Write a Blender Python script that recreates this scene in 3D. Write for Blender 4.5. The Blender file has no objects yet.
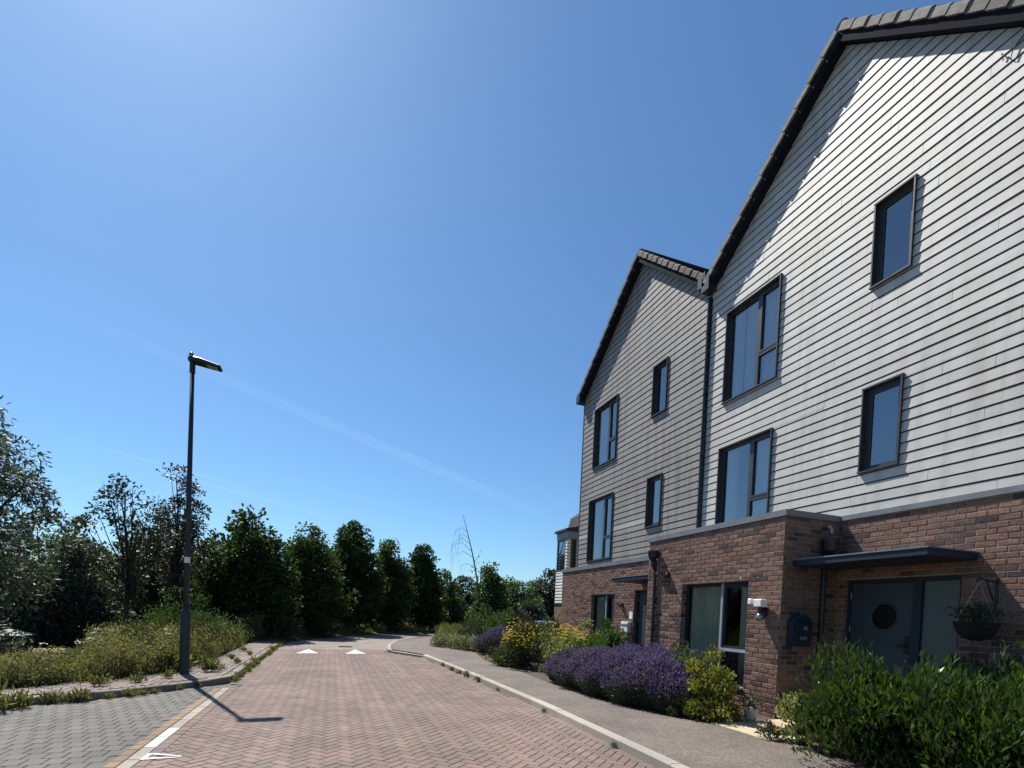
import bpy, math, random
import numpy as np
from mathutils import Vector, Matrix

random.seed(7)
RNG = np.random.default_rng(7)
SC = bpy.context.scene
COL = SC.collection
R = math.radians

# ------------------------------------------------------------------ helpers
ROOTLOC = {}


def tag(o, label=None, cat=None, group=None, kind=None):
    if label: o['label'] = label
    if cat: o['category'] = cat
    if group: o['group'] = group
    if kind: o['kind'] = kind
    return o


def thing(name, label, cat, loc=(0, 0, 0), group=None):
    o = bpy.data.objects.new(name, None)
    o.empty_display_size = .2
    COL.objects.link(o)
    o.location = loc
    ROOTLOC[o.name] = np.array(loc, float)
    return tag(o, label, cat, group)


def _origin(parent, loc):
    if parent is not None:
        return ROOTLOC[parent.name]
    return np.array(loc if loc is not None else (0, 0, 0), float)


def _link(name, me, mat, parent, org):
    o = bpy.data.objects.new(name, me)
    COL.objects.link(o)
    if mat: me.materials.append(mat)
    if parent is not None:
        o.parent = parent
    else:
        o.location = org
    ROOTLOC[o.name] = org
    return o


class MB:
    """collects faces in world coordinates, builds them as ONE mesh object"""
    def __init__(s): s.v = []; s.f = []
    def poly(s, pts):
        n = len(s.v); s.v += [tuple(map(float, p)) for p in pts]; s.f.append(tuple(range(n, n + len(pts)))); return s
    def box(s, x0, x1, y0, y1, z0, z1):
        n = len(s.v)
        s.v += [(x0,y0,z0),(x1,y0,z0),(x1,y1,z0),(x0,y1,z0),(x0,y0,z1),(x1,y0,z1),(x1,y1,z1),(x0,y1,z1)]
        for q in ((0,3,2,1),(4,5,6,7),(0,1,5,4),(1,2,6,5),(2,3,7,6),(3,0,4,7)): s.f.append(tuple(n+i for i in q))
        return s
    def bbox(s, x0, x1, y0, y1, z0, z1, b=.01):
        """box with chamfered vertical and horizontal edges"""
        n = len(s.v)
        def ring(z, k): return [(x0+k,y0,z),(x1-k,y0,z),(x1,y0+k,z),(x1,y1-k,z),(x1-k,y1,z),(x0+k,y1,z),(x0,y1-k,z),(x0,y0+k,z)]
        def ring2(z, k): return [(x0+2*k,y0+k,z),(x1-2*k,y0+k,z),(x1-k,y0+2*k,z),(x1-k,y1-2*k,z),(x1-2*k,y1-k,z),(x0+2*k,y1-k,z),(x0+k,y1-2*k,z),(x0+k,y0+2*k,z)]
        rs = [ring2(z0,b), ring(z0+b,b), ring(z1-b,b), ring2(z1,b)]
        for r in rs: s.v += r
        for k in range(3):
            for i in range(8):
                j = (i+1) % 8
                s.f.append((n+8*k+i, n+8*k+j, n+8*k+8+j, n+8*k+8+i))
        s.f.append(tuple(n+i for i in range(7,-1,-1))); s.f.append(tuple(n+24+i for i in range(8)))
        return s
    def prism(s, pts, z0, z1):
        """vertical prism over an anticlockwise polygon"""
        n = len(pts); m = len(s.v)
        s.v += [(p[0],p[1],z0) for p in pts] + [(p[0],p[1],z1) for p in pts]
        s.f.append(tuple(range(m+n, m+2*n)))
        for i in range(n):
            j = (i+1) % n; s.f.append((m+i, m+j, m+n+j, m+n+i))
        return s
    def xprism(s, pts, x0, x1):
        """prism along X over a polygon in (y,z)"""
        n = len(pts); m = len(s.v)
        s.v += [(x0,p[0],p[1]) for p in pts] + [(x1,p[0],p[1]) for p in pts]
        s.f.append(tuple(range(m, m+n))); s.f.append(tuple(range(m+2*n-1, m+n-1, -1)))
        for i in range(n):
            j = (i+1) % n; s.f.append((m+i, m+n+i, m+n+j, m+j))
        return s
    def tube(s, path, rad, n=8, cap=True):
        path = [Vector(p) for p in path]
        if not hasattr(rad, '__len__'): rad = [rad]*len(path)
        rings = []
        prev = None
        for i, p in enumerate(path):
            d = (path[min(i+1, len(path)-1)] - path[max(i-1, 0)]).normalized()
            if prev is None:
                a = d.orthogonal().normalized()
            else:
                a = (prev - d*prev.dot(d))
                a = a.normalized() if a.length > 1e-6 else d.orthogonal().normalized()
            prev = a
            b = d.cross(a)
            m = len(s.v)
            for k in range(n):
                t = 2*math.pi*k/n
                s.v.append(tuple(p + (a*math.cos(t)+b*math.sin(t))*rad[i]))
            rings.append(m)
        for i in range(len(rings)-1):
            for k in range(n):
                j = (k+1) % n
                s.f.append((rings[i]+k, rings[i]+j, rings[i+1]+j, rings[i+1]+k))
        if cap:
            s.f.append(tuple(rings[0]+k for k in range(n-1,-1,-1))); s.f.append(tuple(rings[-1]+k for k in range(n)))
        return s
    def lathe(s, prof, cx, cy, n=20):
        """prof: list of (r,z)"""
        rings = []
        for r, z in prof:
            rings.append(len(s.v))
            for k in range(n):
                t = 2*math.pi*k/n; s.v.append((cx+r*math.cos(t), cy+r*math.sin(t), z))
        for i in range(len(rings)-1):
            for k in range(n):
                j = (k+1) % n
                s.f.append((rings[i]+k, rings[i]+j, rings[i+1]+j, rings[i+1]+k))
        s.f.append(tuple(rings[0]+k for k in range(n-1,-1,-1))); s.f.append(tuple(rings[-1]+k for k in range(n)))
        return s
    def build(s, name, mat, parent=None, loc=None, smooth=False):
        org = _origin(parent, loc)
        me = bpy.data.meshes.new(name)
        V = np.array(s.v)
        me.from_pydata((V-org).tolist(), [], s.f)
        uv = me.uv_layers.new(name='UVMap')
        co = np.zeros((len(me.loops), 2))
        for p in me.polygons:
            n = p.normal; ax = max(range(3), key=lambda k: abs(n[k]))
            ii = (1,2) if ax == 0 else ((0,2) if ax == 1 else (0,1))
            for li in p.loop_indices:
                w = V[me.loops[li].vertex_index]; co[li] = (w[ii[0]], w[ii[1]])
        uv.data.foreach_set('uv', co.ravel())
        if smooth: me.shade_smooth() if hasattr(me, 'shade_smooth') else None
        me.update()
        return _link(name, me, mat, parent, org)


def build_np(name, Q, mat, parent=None, loc=None):
    """Q: (n,k,3) array of n faces of k corners, world coordinates"""
    org = _origin(parent, loc)
    n, k, _ = Q.shape
    me = bpy.data.meshes.new(name)
    me.vertices.add(n*k); me.vertices.foreach_set('co', (Q.reshape(-1,3)-org).astype(np.float32).ravel())
    me.loops.add(n*k); me.loops.foreach_set('vertex_index', np.arange(n*k, dtype=np.int32))
    me.polygons.add(n); me.polygons.foreach_set('loop_start', np.arange(0, n*k, k, dtype=np.int32))
    me.update(calc_edges=True)
    return _link(name, me, mat, parent, org)


def copy_tree(src, loc, rz=0., scale=(1,1,1), label=None, group=None):
    c = src.copy(); COL.objects.link(c)
    c.location = loc; c.rotation_euler = (0,0,rz); c.scale = scale
    if label: c['label'] = label
    if group: c['group'] = group
    def rec(a, b):
        for ch in [o for o in SC.objects if o.parent == a]:
            d = ch.copy(); COL.objects.link(d); d.parent = b; rec(ch, d)
    rec(src, c)
    return c

# ------------------------------------------------------------------ materials
def newmat(name):
    m = bpy.data.materials.new(name); m.use_nodes = True
    nt = m.node_tree; nt.nodes.clear()
    out = nt.nodes.new('ShaderNodeOutputMaterial')
    return m, nt, out

def N(nt, t, **kw):
    n = nt.nodes.new(t)
    for k, v in kw.items():
        if k in n.inputs: n.inputs[k].default_value = v
        else: setattr(n, k, v)
    return n

def c4(c): return (c[0], c[1], c[2], 1.)

def ramp(nt, fac, stops):
    r = nt.nodes.new('ShaderNodeValToRGB'); e = r.color_ramp.elements
    e[0].position, e[0].color = stops[0][0], c4(stops[0][1])
    e[1].position, e[1].color = stops[-1][0], c4(stops[-1][1])
    for p, c in stops[1:-1]:
        x = e.new(p); x.color = c4(c)
    nt.links.new(fac, r.inputs[0]); return r.outputs[0]

def mixc(nt, fac, a, b, mode='MIX'):
    m = nt.nodes.new('ShaderNodeMix'); m.data_type = 'RGBA'; m.blend_type = mode
    for sock, val in ((m.inputs[0], fac), (m.inputs[6], a), (m.inputs[7], b)):
        if hasattr(val, 'is_output'): nt.links.new(val, sock)
        elif isinstance(val, (int, float)): sock.default_value = val
        else: sock.default_value = c4(val)
    return m.outputs[2]

def noise(nt, scale, detail=4., vec=None, rough=.55):
    n = N(nt, 'ShaderNodeTexNoise', Scale=scale, Detail=detail, Roughness=rough)
    if vec is not None: nt.links.new(vec, n.inputs['Vector'])
    return n.outputs['Fac']

def objco(nt, scale=(1,1,1)):
    t = nt.nodes.new('ShaderNodeTexCoord'); m = nt.nodes.new('ShaderNodeMapping')
    m.inputs['Scale'].default_value = scale
    nt.links.new(t.outputs['Object'], m.inputs[0]); return m.outputs[0]

def bump(nt, h, strength=.3, dist=.01):
    b = N(nt, 'ShaderNodeBump', Strength=strength, Distance=dist); nt.links.new(h, b.inputs['Height']); return b.outputs[0]

def surf(name, base, rough=.6, var=.15, vscale=8., spec=.5, metal=0., bstr=.15, bdist=.004, bscale=60., island=0., stain=None):
    """ordinary painted / mineral surface with mottling and a fine bump"""
    m, nt, out = newmat(name)
    p = N(nt, 'ShaderNodeBsdfPrincipled', Roughness=rough, Metallic=metal)
    p.inputs['Specular IOR Level'].default_value = spec
    vec = objco(nt)
    f = noise(nt, vscale, 5., vec)
    lo = [c*(1-var) for c in base]; hi = [min(1, c*(1+var)) for c in base]
    col = ramp(nt, f, [(.3, lo), (.7, hi)])
    if island:
        g = nt.nodes.new('ShaderNodeNewGeometry')
        k = ramp(nt, g.outputs['Random Per Island'], [(0, (1-island,)*3), (1, (1+island*.4,)*3)])
        col = mixc(nt, 1., col, k, 'MULTIPLY')
    if stain:
        f2 = noise(nt, stain[0], 6., vec, .65)
        col = mixc(nt, ramp(nt, f2, [(stain[1], (0,0,0)), (stain[1]+.18, (1,1,1))]), col, stain[2])
    nt.links.new(col, p.inputs['Base Color'])
    if bstr:
        nt.links.new(bump(nt, noise(nt, bscale, 3., vec), bstr, bdist), p.inputs['Normal'])
    nt.links.new(p.outputs[0], out.inputs[0]); return m

def leafmat(name, stops, trans=.35, rough=.5, spec=.3, tcol=1.5):
    m, nt, out = newmat(name)
    g = nt.nodes.new('ShaderNodeNewGeometry')
    n = len(stops)
    col = ramp(nt, g.outputs['Random Per Island'], [(i/(n-1), c) for i, c in enumerate(stops)])
    big = noise(nt, 1.1, 2., objco(nt))
    col = mixc(nt, 1., col, ramp(nt, big, [(.35, (.72,.78,.8)), (.65, (1.15,1.1,1.))]), 'MULTIPLY')
    p = N(nt, 'ShaderNodeBsdfPrincipled', Roughness=rough); p.inputs['Specular IOR Level'].default_value = spec
    nt.links.new(col, p.inputs['Base Color'])
    t = nt.nodes.new('ShaderNodeBsdfTranslucent')
    nt.links.new(mixc(nt, 1., col, (tcol*1.05, tcol*1.15, tcol*.55), 'MULTIPLY'), t.inputs[0])
    x = N(nt, 'ShaderNodeMixShader', Fac=trans)
    nt.links.new(p.outputs[0], x.inputs[1]); nt.links.new(t.outputs[0], x.inputs[2])
    nt.links.new(x.outputs[0], out.inputs[0]); return m

def brickmat(name):
    m, nt, out = newmat(name)
    uv = nt.nodes.new('ShaderNodeTexCoord').outputs['UV']
    # slightly wavy courses
    wob = N(nt, 'ShaderNodeTexNoise', Scale=7., Detail=2.); nt.links.new(uv, wob.inputs['Vector'])
    sub = N(nt, 'ShaderNodeVectorMath', operation='MULTIPLY_ADD')
    nt.links.new(wob.outputs['Color'], sub.inputs[0]); sub.inputs[1].default_value = (.007,.009,0); nt.links.new(uv, sub.inputs[2])
    b = N(nt, 'ShaderNodeTexBrick', Scale=1.)
    b.offset = .5; b.squash = 1.
    b.inputs['Color1'].default_value = (0,0,0,1); b.inputs['Color2'].default_value = (1,1,1,1); b.inputs['Mortar'].default_value = (.5,.5,.5,1)
    b.inputs['Brick Width'].default_value = .225; b.inputs['Row Height'].default_value = .075
    b.inputs['Mortar Size'].default_value = .0055; b.inputs['Mortar Smooth'].default_value = .25; b.inputs['Bias'].default_value = 0.
    nt.links.new(sub.outputs[0], b.inputs['Vector'])
    fine = noise(nt, 38., 5., uv, .65)
    col = ramp(nt, b.outputs['Color'], [(0, (.06,.042,.04)), (.16, (.08,.055,.05)), (.2, (.20,.12,.09)), (.45, (.26,.155,.115)), (.62, (.18,.105,.08)),
                                        (.8, (.29,.185,.14)), (.9, (.15,.105,.095)), (1, (.24,.135,.095))])
    col = mixc(nt, 1., col, ramp(nt, fine, [(.3, (.62,.6,.6)), (.7, (1.25,1.22,1.2))]), 'MULTIPLY')
    mort = ramp(nt, noise(nt, 25., 3., uv), [(.3, (.24,.215,.185)), (.7, (.36,.33,.285))])
    col = mixc(nt, b.outputs['Fac'], col, mort)
    p = N(nt, 'ShaderNodeBsdfPrincipled', Roughness=.85); p.inputs['Specular IOR Level'].default_value = .25
    nt.links.new(col, p.inputs['Base Color'])
    # height: mortar low, brick faces uneven
    inv = N(nt, 'ShaderNodeMath', operation='SUBTRACT'); inv.inputs[0].default_value = 1.; nt.links.new(b.outputs['Fac'], inv.inputs[1])
    h = N(nt, 'ShaderNodeMath', operation='MULTIPLY_ADD'); nt.links.new(fine, h.inputs[0]); h.inputs[1].default_value = .55; nt.links.new(inv.outputs[0], h.inputs[2])
    tilt = N(nt, 'ShaderNodeMath', operation='MULTIPLY_ADD'); nt.links.new(b.outputs['Color'], tilt.inputs[0]); tilt.inputs[1].default_value = .35; nt.links.new(h.outputs[0], tilt.inputs[2])
    nt.links.new(bump(nt, tilt.outputs[0], .9, .012), p.inputs['Normal'])
    nt.links.new(p.outputs[0], out.inputs[0]); return m

def boardmat(name, base, spec=.5, dirt=.86):
    """fibre cement weatherboard: wood-grain embossing running along Y, faint weathering"""
    m, nt, out = newmat(name)
    g = nt.nodes.new('ShaderNodeNewGeometry')
    vec = objco(nt, (1,1,1))
    grain = noise(nt, 1., 6., objco(nt, (3, 5., 120)), .6)
    cloud = noise(nt, .9, 5., objco(nt, (1,1,.6)), .6)
    drip = noise(nt, 1., 5., objco(nt, (1,6.,.5)), .6)
    col = ramp(nt, g.outputs['Random Per Island'], [(0, [c*.92 for c in base]), (.5, base), (1, [min(.9, c*1.06) for c in base])])
    col = mixc(nt, 1., col, ramp(nt, cloud, [(.3, (.88,.87,.85)), (.6, (1,1,1))]), 'MULTIPLY')
    col = mixc(nt, 1., col, ramp(nt, drip, [(.34, (dirt,dirt*.98,dirt*.95)), (.54, (1,1,1))]), 'MULTIPLY')
    col = mixc(nt, 1., col, ramp(nt, grain, [(.3, (.93,.93,.93)), (.7, (1.03,1.03,1.03))]), 'MULTIPLY')
    p = N(nt, 'ShaderNodeBsdfPrincipled', Roughness=.56); p.inputs['Specular IOR Level'].default_value = spec
    nt.links.new(col, p.inputs['Base Color'])
    nt.links.new(bump(nt, grain, .35, .003), p.inputs['Normal'])
    nt.links.new(p.outputs[0], out.inputs[0]); return m

def glassmat(name, tint=(.95,.98,.98), ior=3.0):
    m, nt, out = newmat(name)
    t = nt.nodes.new('ShaderNodeBsdfTransparent'); t.inputs[0].default_value = c4(tint)
    g = N(nt, 'ShaderNodeBsdfGlossy', Roughness=.015); g.inputs[0].default_value = (.95,.97,1,1)
    f = N(nt, 'ShaderNodeFresnel', IOR=ior)
    nt.links.new(bump(nt, noise(nt, 1.3, 1., objco(nt)), .02, .05), g.inputs['Normal'])
    x = nt.nodes.new('ShaderNodeMixShader')
    nt.links.new(f.outputs[0], x.inputs[0]); nt.links.new(t.outputs[0], x.inputs[1]); nt.links.new(g.outputs[0], x.inputs[2])
    nt.links.new(x.outputs[0], out.inputs[0]); return m

def blockmat(name, stops, rough=.85, stain=True):
    """paving blocks: one tone per block plus dirt and grit"""
    m, nt, out = newmat(name)
    g = nt.nodes.new('ShaderNodeNewGeometry'); vec = objco(nt)
    n = len(stops)
    col = ramp(nt, g.outputs['Random Per Island'], [(i/(n-1), c) for i, c in enumerate(stops)])
    col = mixc(nt, 1., col, ramp(nt, noise(nt, 90., 4., vec, .7), [(.3, (.78,.77,.76)), (.7, (1.2,1.2,1.2))]), 'MULTIPLY')
    if stain:
        col = mixc(nt, 1., col, ramp(nt, noise(nt, .7, 6., vec, .65), [(.36, (.80,.80,.80)), (.62, (1.07,1.05,1.03))]), 'MULTIPLY')
        col = mixc(nt, 1., col, ramp(nt, noise(nt, 1., 4., objco(nt, (1.5,.10,1)), .5), [(.36, (.89,.89,.89)), (.62, (1.05,1.045,1.04))]), 'MULTIPLY')
        col = mixc(nt, ramp(nt, noise(nt, 5., 5., vec, .7), [(.63, (0,0,0)), (.75, (.35,.35,.35))]), col, (.12,.105,.09))
    p = N(nt, 'ShaderNodeBsdfPrincipled', Roughness=rough); p.inputs['Specular IOR Level'].default_value = .3
    nt.links.new(col, p.inputs['Base Color'])
    nt.links.new(bump(nt, noise(nt, 130., 3., vec), .4, .004), p.inputs['Normal'])
    nt.links.new(p.outputs[0], out.inputs[0]); return m

M = {}
M['brick'] = brickmat('red_brown_brick')
def singlebrick(name):
    m, nt, out = newmat(name); vec = objco(nt); g = nt.nodes.new('ShaderNodeNewGeometry')
    col = ramp(nt, g.outputs['Random Per Island'], [(0, (.072,.05,.046)), (.12, (.10,.066,.058)), (.2, (.185,.108,.083)), (.42, (.235,.138,.103)), (.6, (.18,.102,.078)), (.78, (.26,.16,.12)), (.9, (.135,.09,.078)), (1, (.235,.125,.088))])
    col = mixc(nt, 1., col, ramp(nt, noise(nt, 34., 6., vec, .7), [(.3, (.55,.54,.54)), (.68, (1.25,1.23,1.2))]), 'MULTIPLY')
    col = mixc(nt, ramp(nt, noise(nt, 11., 4., vec, .7), [(.56, (0,0,0)), (.70, (.55,.55,.55))]), col, (.10,.08,.078))
    p = N(nt, 'ShaderNodeBsdfPrincipled', Roughness=.88); p.inputs['Specular IOR Level'].default_value = .2
    nt.links.new(col, p.inputs['Base Color'])
    nt.links.new(bump(nt, noise(nt, 55., 5., vec, .65), .8, .008), p.inputs['Normal'])
    nt.links.new(p.outputs[0], out.inputs[0]); return m
M['onebrick'] = singlebrick('red_brown_single_brick')
M['mortar'] = surf('lime_mortar', (.24,.215,.18), .95, .2, 12., bstr=.5)
M['white_board'] = boardmat('white_weatherboard', (.52,.51,.48), .5)
M['grey_board'] = boardmat('grey_weatherboard', (.275,.26,.24), .4, .74)
M['pale_board'] = boardmat('pale_grey_weatherboard', (.40,.395,.385), .5)
M['far_board'] = boardmat('cream_weatherboard', (.74,.73,.66))
M['near_black'] = surf('near_black_matt', (.02,.022,.025), .9, .1)  # paints the shadow lines between boards; also verge bedding, trim, far roof
M['navy'] = surf('navy_grey_paint', (.016,.027,.043), .5, .12, 4., spec=.3, bstr=.05)
M['barge'] = surf('dark_bargeboard_paint', (.014,.017,.024), .85, .12, 4., spec=.05, bstr=.05)
M['trim'] = surf('pale_grey_trim', (.33,.36,.39), .35, .08, 4., bstr=.03)
M['frame'] = surf('anthracite_frame', (.040,.043,.047), .42, .1, 6., bstr=.04)
M['flash'] = surf('grey_flashing', (.16,.175,.185), .45, .2, 5., bstr=.08, stain=(3., .6, (.22,.22,.21)))
M['cap'] = surf('weathered_concrete_tile', (.20,.185,.165), .85, .3, 14., island=.35, bstr=.4, stain=(9., .62, (.34,.33,.30)))
M['cap_brown'] = surf('brown_concrete_tile', (.085,.07,.062), .85, .3, 14., island=.35, bstr=.4)
M['tile'] = surf('dark_brown_roof_tile', (.038,.031,.028), .9, .3, 12., spec=.1, island=.35, bstr=.3)
M['black'] = surf('black_plastic', (.012,.012,.014), .4, .1, bstr=.03)
M['white'] = surf('white_plastic', (.78,.78,.76), .4, .04, bstr=.02)
M['door'] = surf('slate_blue_door_paint', (.032,.046,.062), .5, .06, 3., bstr=.03)
M['frost'] = surf('frosted_glass', (.085,.115,.105), .3, .05, 2., bstr=.02)
M['dark_glass'] = surf('dark_obscured_glass', (.008,.009,.010), .3, .05, spec=.2, bstr=0)
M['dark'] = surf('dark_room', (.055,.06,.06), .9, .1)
M['curtain'] = surf('pale_curtain', (.90,.90,.90), .9, .06, 3., bstr=0)
M['green_curtain'] = surf('green_grey_curtain', (.56,.58,.49), .9, .08, 3., bstr=0)
M['glass'] = glassmat('window_glass')
M['glass_low'] = glassmat('ground_window_glass', (.9,.92,.88), 1.8)
M['steel'] = surf('galvanised_steel', (.30,.30,.30), .35, .2, 10., metal=.9, bstr=.05)
M['post'] = surf('grey_lamp_column_paint', (.030,.035,.044), .55, .15, 3., spec=.3, bstr=.08, stain=(5., .70, (.06,.058,.055)))
M['lens'] = surf('lamp_lens', (.30,.31,.30), .2, .05, bstr=0)
M['kerb'] = blockmat('concrete_kerb', [(.34,.31,.265), (.40,.37,.32), (.36,.33,.285)])
M['shaded_kerb'] = blockmat('shaded_concrete_kerb', [(.20,.185,.16), (.26,.24,.21), (.17,.155,.135)])  # darker copy of the kerb tones: shade on the left kerb, put into colour
M['herring'] = blockmat('red_block_paving', [(.19,.140,.12), (.225,.165,.142), (.175,.135,.12), (.235,.172,.145), (.20,.152,.132), (.165,.138,.126), (.25,.17,.138)])
M['grey_block'] = blockmat('grey_block_paving', [(.12,.116,.105), (.15,.146,.132), (.135,.131,.12), (.165,.161,.146)])
M['tan_block'] = blockmat('buff_block_paving', [(.24,.175,.115), (.29,.21,.135), (.26,.195,.135)])
M['cream_block'] = blockmat('cream_edging_block', [(.31,.28,.24), (.36,.33,.285), (.335,.305,.26)])
M['path_block'] = blockmat('pink_path_paving', [(.20,.165,.145), (.245,.20,.178), (.22,.185,.165), (.18,.155,.14)])
M['paint'] = surf('white_road_paint', (.44,.435,.415), .7, .08, 20., bstr=.2, stain=(18., .68, (.45,.41,.37)))
M['slab'] = surf('cream_paving_slab', (.46,.38,.25), .85, .1, 5., island=.1, bstr=.3)
M['soil'] = surf('bed_soil', (.07,.052,.038), .95, .4, 7., bstr=.8, bdist=.03, bscale=25.)
M['joint'] = surf('sand_joint', (.115,.095,.08), .95, .25, 20., bstr=.4)
M['bark'] = surf('grey_brown_bark', (.042,.036,.03), .9, .35, 12., bstr=.7, bdist=.02, bscale=30.)
M['wood'] = surf('weathered_timber', (.17,.12,.08), .8, .3, 9., bstr=.4)
M['canvas'] = surf('pale_blue_roof_sheet', (.17,.26,.28), .7, .08, 3., bstr=.05)
M['carblue'] = surf('light_blue_car_paint', (.12,.30,.52), .22, .04, 2., bstr=0)
M['carsilver'] = surf('silver_car_paint', (.62,.63,.65), .25, .04, 2., bstr=0)
M['tyre'] = surf('tyre_rubber', (.02,.02,.02), .8, .1)
M['terracotta'] = surf('white_glazed_pot', (.55,.56,.57), .4, .1, bstr=.05)
M['basket'] = surf('dark_wicker', (.009,.008,.007), .9, .3, 40., bstr=.6)

# asphalt pavement with visible aggregate
def asphaltmat(name, a, b, big=.9):
    m, nt, out = newmat(name); vec = objco(nt)
    v = N(nt, 'ShaderNodeTexVoronoi', Scale=95.); nt.links.new(vec, v.inputs['Vector'])
    col = ramp(nt, v.outputs['Color'], [(.1, a), (.55, b), (.92, [min(1, c*1.7) for c in b])])
    col = mixc(nt, 1., col, ramp(nt, noise(nt, big, 6., vec, .62), [(.34, (.78,.78,.79)), (.64, (1.12,1.1,1.06))]), 'MULTIPLY')
    col = mixc(nt, 1., col, ramp(nt, noise(nt, 14., 4., vec, .65), [(.32, (.85,.85,.85)), (.66, (1.1,1.1,1.1))]), 'MULTIPLY')
    p = N(nt, 'ShaderNodeBsdfPrincipled', Roughness=.85); p.inputs['Specular IOR Level'].default_value = .35
    nt.links.new(col, p.inputs['Base Color'])
    nt.links.new(bump(nt, v.outputs['Distance'], .5, .006), p.inputs['Normal'])
    nt.links.new(p.outputs[0], out.inputs[0]); return m
M['asphalt'] = asphaltmat('worn_asphalt', (.078,.066,.058), (.142,.122,.106))
M['road_far'] = asphaltmat('tan_road_surface', (.15,.125,.11), (.21,.178,.155))

def groundmat():
    m, nt, out = newmat('rough_grass_soil'); vec = objco(nt)
    col = ramp(nt, noise(nt, 1.4, 8., vec, .7), [(.3, (.05,.055,.022)), (.5, (.085,.08,.035)), (.7, (.13,.105,.06))])
    p = N(nt, 'ShaderNodeBsdfPrincipled', Roughness=.95); p.inputs['Specular IOR Level'].default_value = .1
    nt.links.new(col, p.inputs['Base Color'])
    nt.links.new(bump(nt, noise(nt, 20., 5., vec), .8, .05), p.inputs['Normal'])
    nt.links.new(p.outputs[0], out.inputs[0]); return m
M['ground'] = groundmat()

M['leaf_dense'] = leafmat('dark_green_leaves', [(.018,.036,.012), (.032,.058,.016), (.055,.085,.022), (.024,.046,.016)], .26, .6, .12)
M['leaf_dense_light'] = leafmat('green_leaves', [(.026,.048,.014), (.042,.07,.02), (.065,.095,.026), (.034,.058,.018)], .3, .6, .12)
M['leaf_mid'] = leafmat('mid_green_leaves', [(.04,.07,.025), (.06,.10,.03), (.05,.085,.035), (.08,.115,.04)], .35)
M['leaf_olive'] = leafmat('olive_bronze_leaves', [(.03,.036,.02), (.042,.048,.025), (.052,.046,.026), (.036,.043,.022)], .2)
M['leaf_willow'] = leafmat('grey_green_willow_leaves', [(.045,.062,.047), (.07,.088,.068), (.10,.117,.098), (.036,.052,.04)], .2, .55, .25)
M['leaf_laurel'] = leafmat('glossy_laurel_leaves', [(.016,.034,.008), (.028,.056,.011), (.05,.088,.016), (.022,.044,.009), (.085,.12,.022), (.03,.055,.010)], .3, .3, .45, 1.6)
M['leaf_bright'] = leafmat('bright_green_leaves', [(.04,.078,.018), (.055,.10,.022), (.07,.115,.028)], .35, .5, .3)
M['leaf_yellow'] = leafmat('variegated_yellow_leaves', [(.17,.165,.025), (.24,.22,.04), (.09,.115,.025), (.32,.28,.08), (.055,.08,.02)], .28, .45)
M['leaf_hyper'] = leafmat('dull_shrub_leaves', [(.035,.05,.02), (.055,.07,.028), (.09,.09,.042), (.04,.055,.022)], .25)
M['leaf_pale'] = leafmat('pale_cream_edged_leaves', [(.22,.24,.11), (.32,.32,.17), (.13,.16,.06), (.40,.39,.23)], .3)
M['leaf_clip'] = leafmat('clipped_bush_leaves', [(.06,.075,.03), (.16,.175,.08), (.30,.30,.17), (.44,.43,.29)], .2)
M['leaf_lav'] = leafmat('grey_green_lavender_leaves', [(.05,.06,.045), (.08,.09,.07), (.065,.075,.055)], .2)
M['flower_lav'] = leafmat('lavender_flowers', [(.155,.105,.30), (.22,.16,.40), (.115,.08,.235), (.30,.235,.47)], .3, .6, .2, 1.2)
M['flower_yel'] = leafmat('yellow_flowers', [(.74,.50,.05), (.80,.60,.10), (.66,.42,.04)], .3, .6, .2, 1.)
M['flower_white'] = leafmat('white_flowers', [(.62,.63,.58), (.72,.72,.66)], .3, .6, .2, 1.)
M['flower_orange'] = leafmat('orange_flowers', [(.7,.25,.02), (.75,.36,.03)], .2, .6, .2, 1.)
M['grass'] = leafmat('meadow_grass', [(.09,.095,.04), (.13,.125,.06), (.19,.16,.09), (.105,.115,.045), (.24,.20,.12), (.07,.08,.035)], .32, .6, .2)
M['weed'] = leafmat('weed_leaves', [(.095,.105,.042), (.135,.135,.06), (.18,.165,.085), (.11,.11,.055)], .35, .6, .15)
M['straw'] = leafmat('dry_seed_heads', [(.24,.17,.10), (.30,.23,.14), (.20,.13,.085)], .3)

# ------------------------------------------------------------------ foliage builders
def unit(a): return a/np.maximum(np.linalg.norm(a, axis=-1, keepdims=True), 1e-9)

def leaf_quads(P, D, L, W, rng):
    """diamond leaves at P pointing along D"""
    n = len(P); D = unit(D)
    S = unit(np.cross(D, rng.normal(size=(n,3))))
    L = np.asarray(L).reshape(-1,1)*np.ones((n,1)); W = np.asarray(W).reshape(-1,1)*np.ones((n,1))
    Nn = np.cross(D, S)
    mid = P + D*L*.45
    tip = P + D*L - Nn*L*.12
    return np.stack([P, mid+S*W*.5+Nn*W*.12, tip, mid-S*W*.5+Nn*W*.12], 1)

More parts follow.
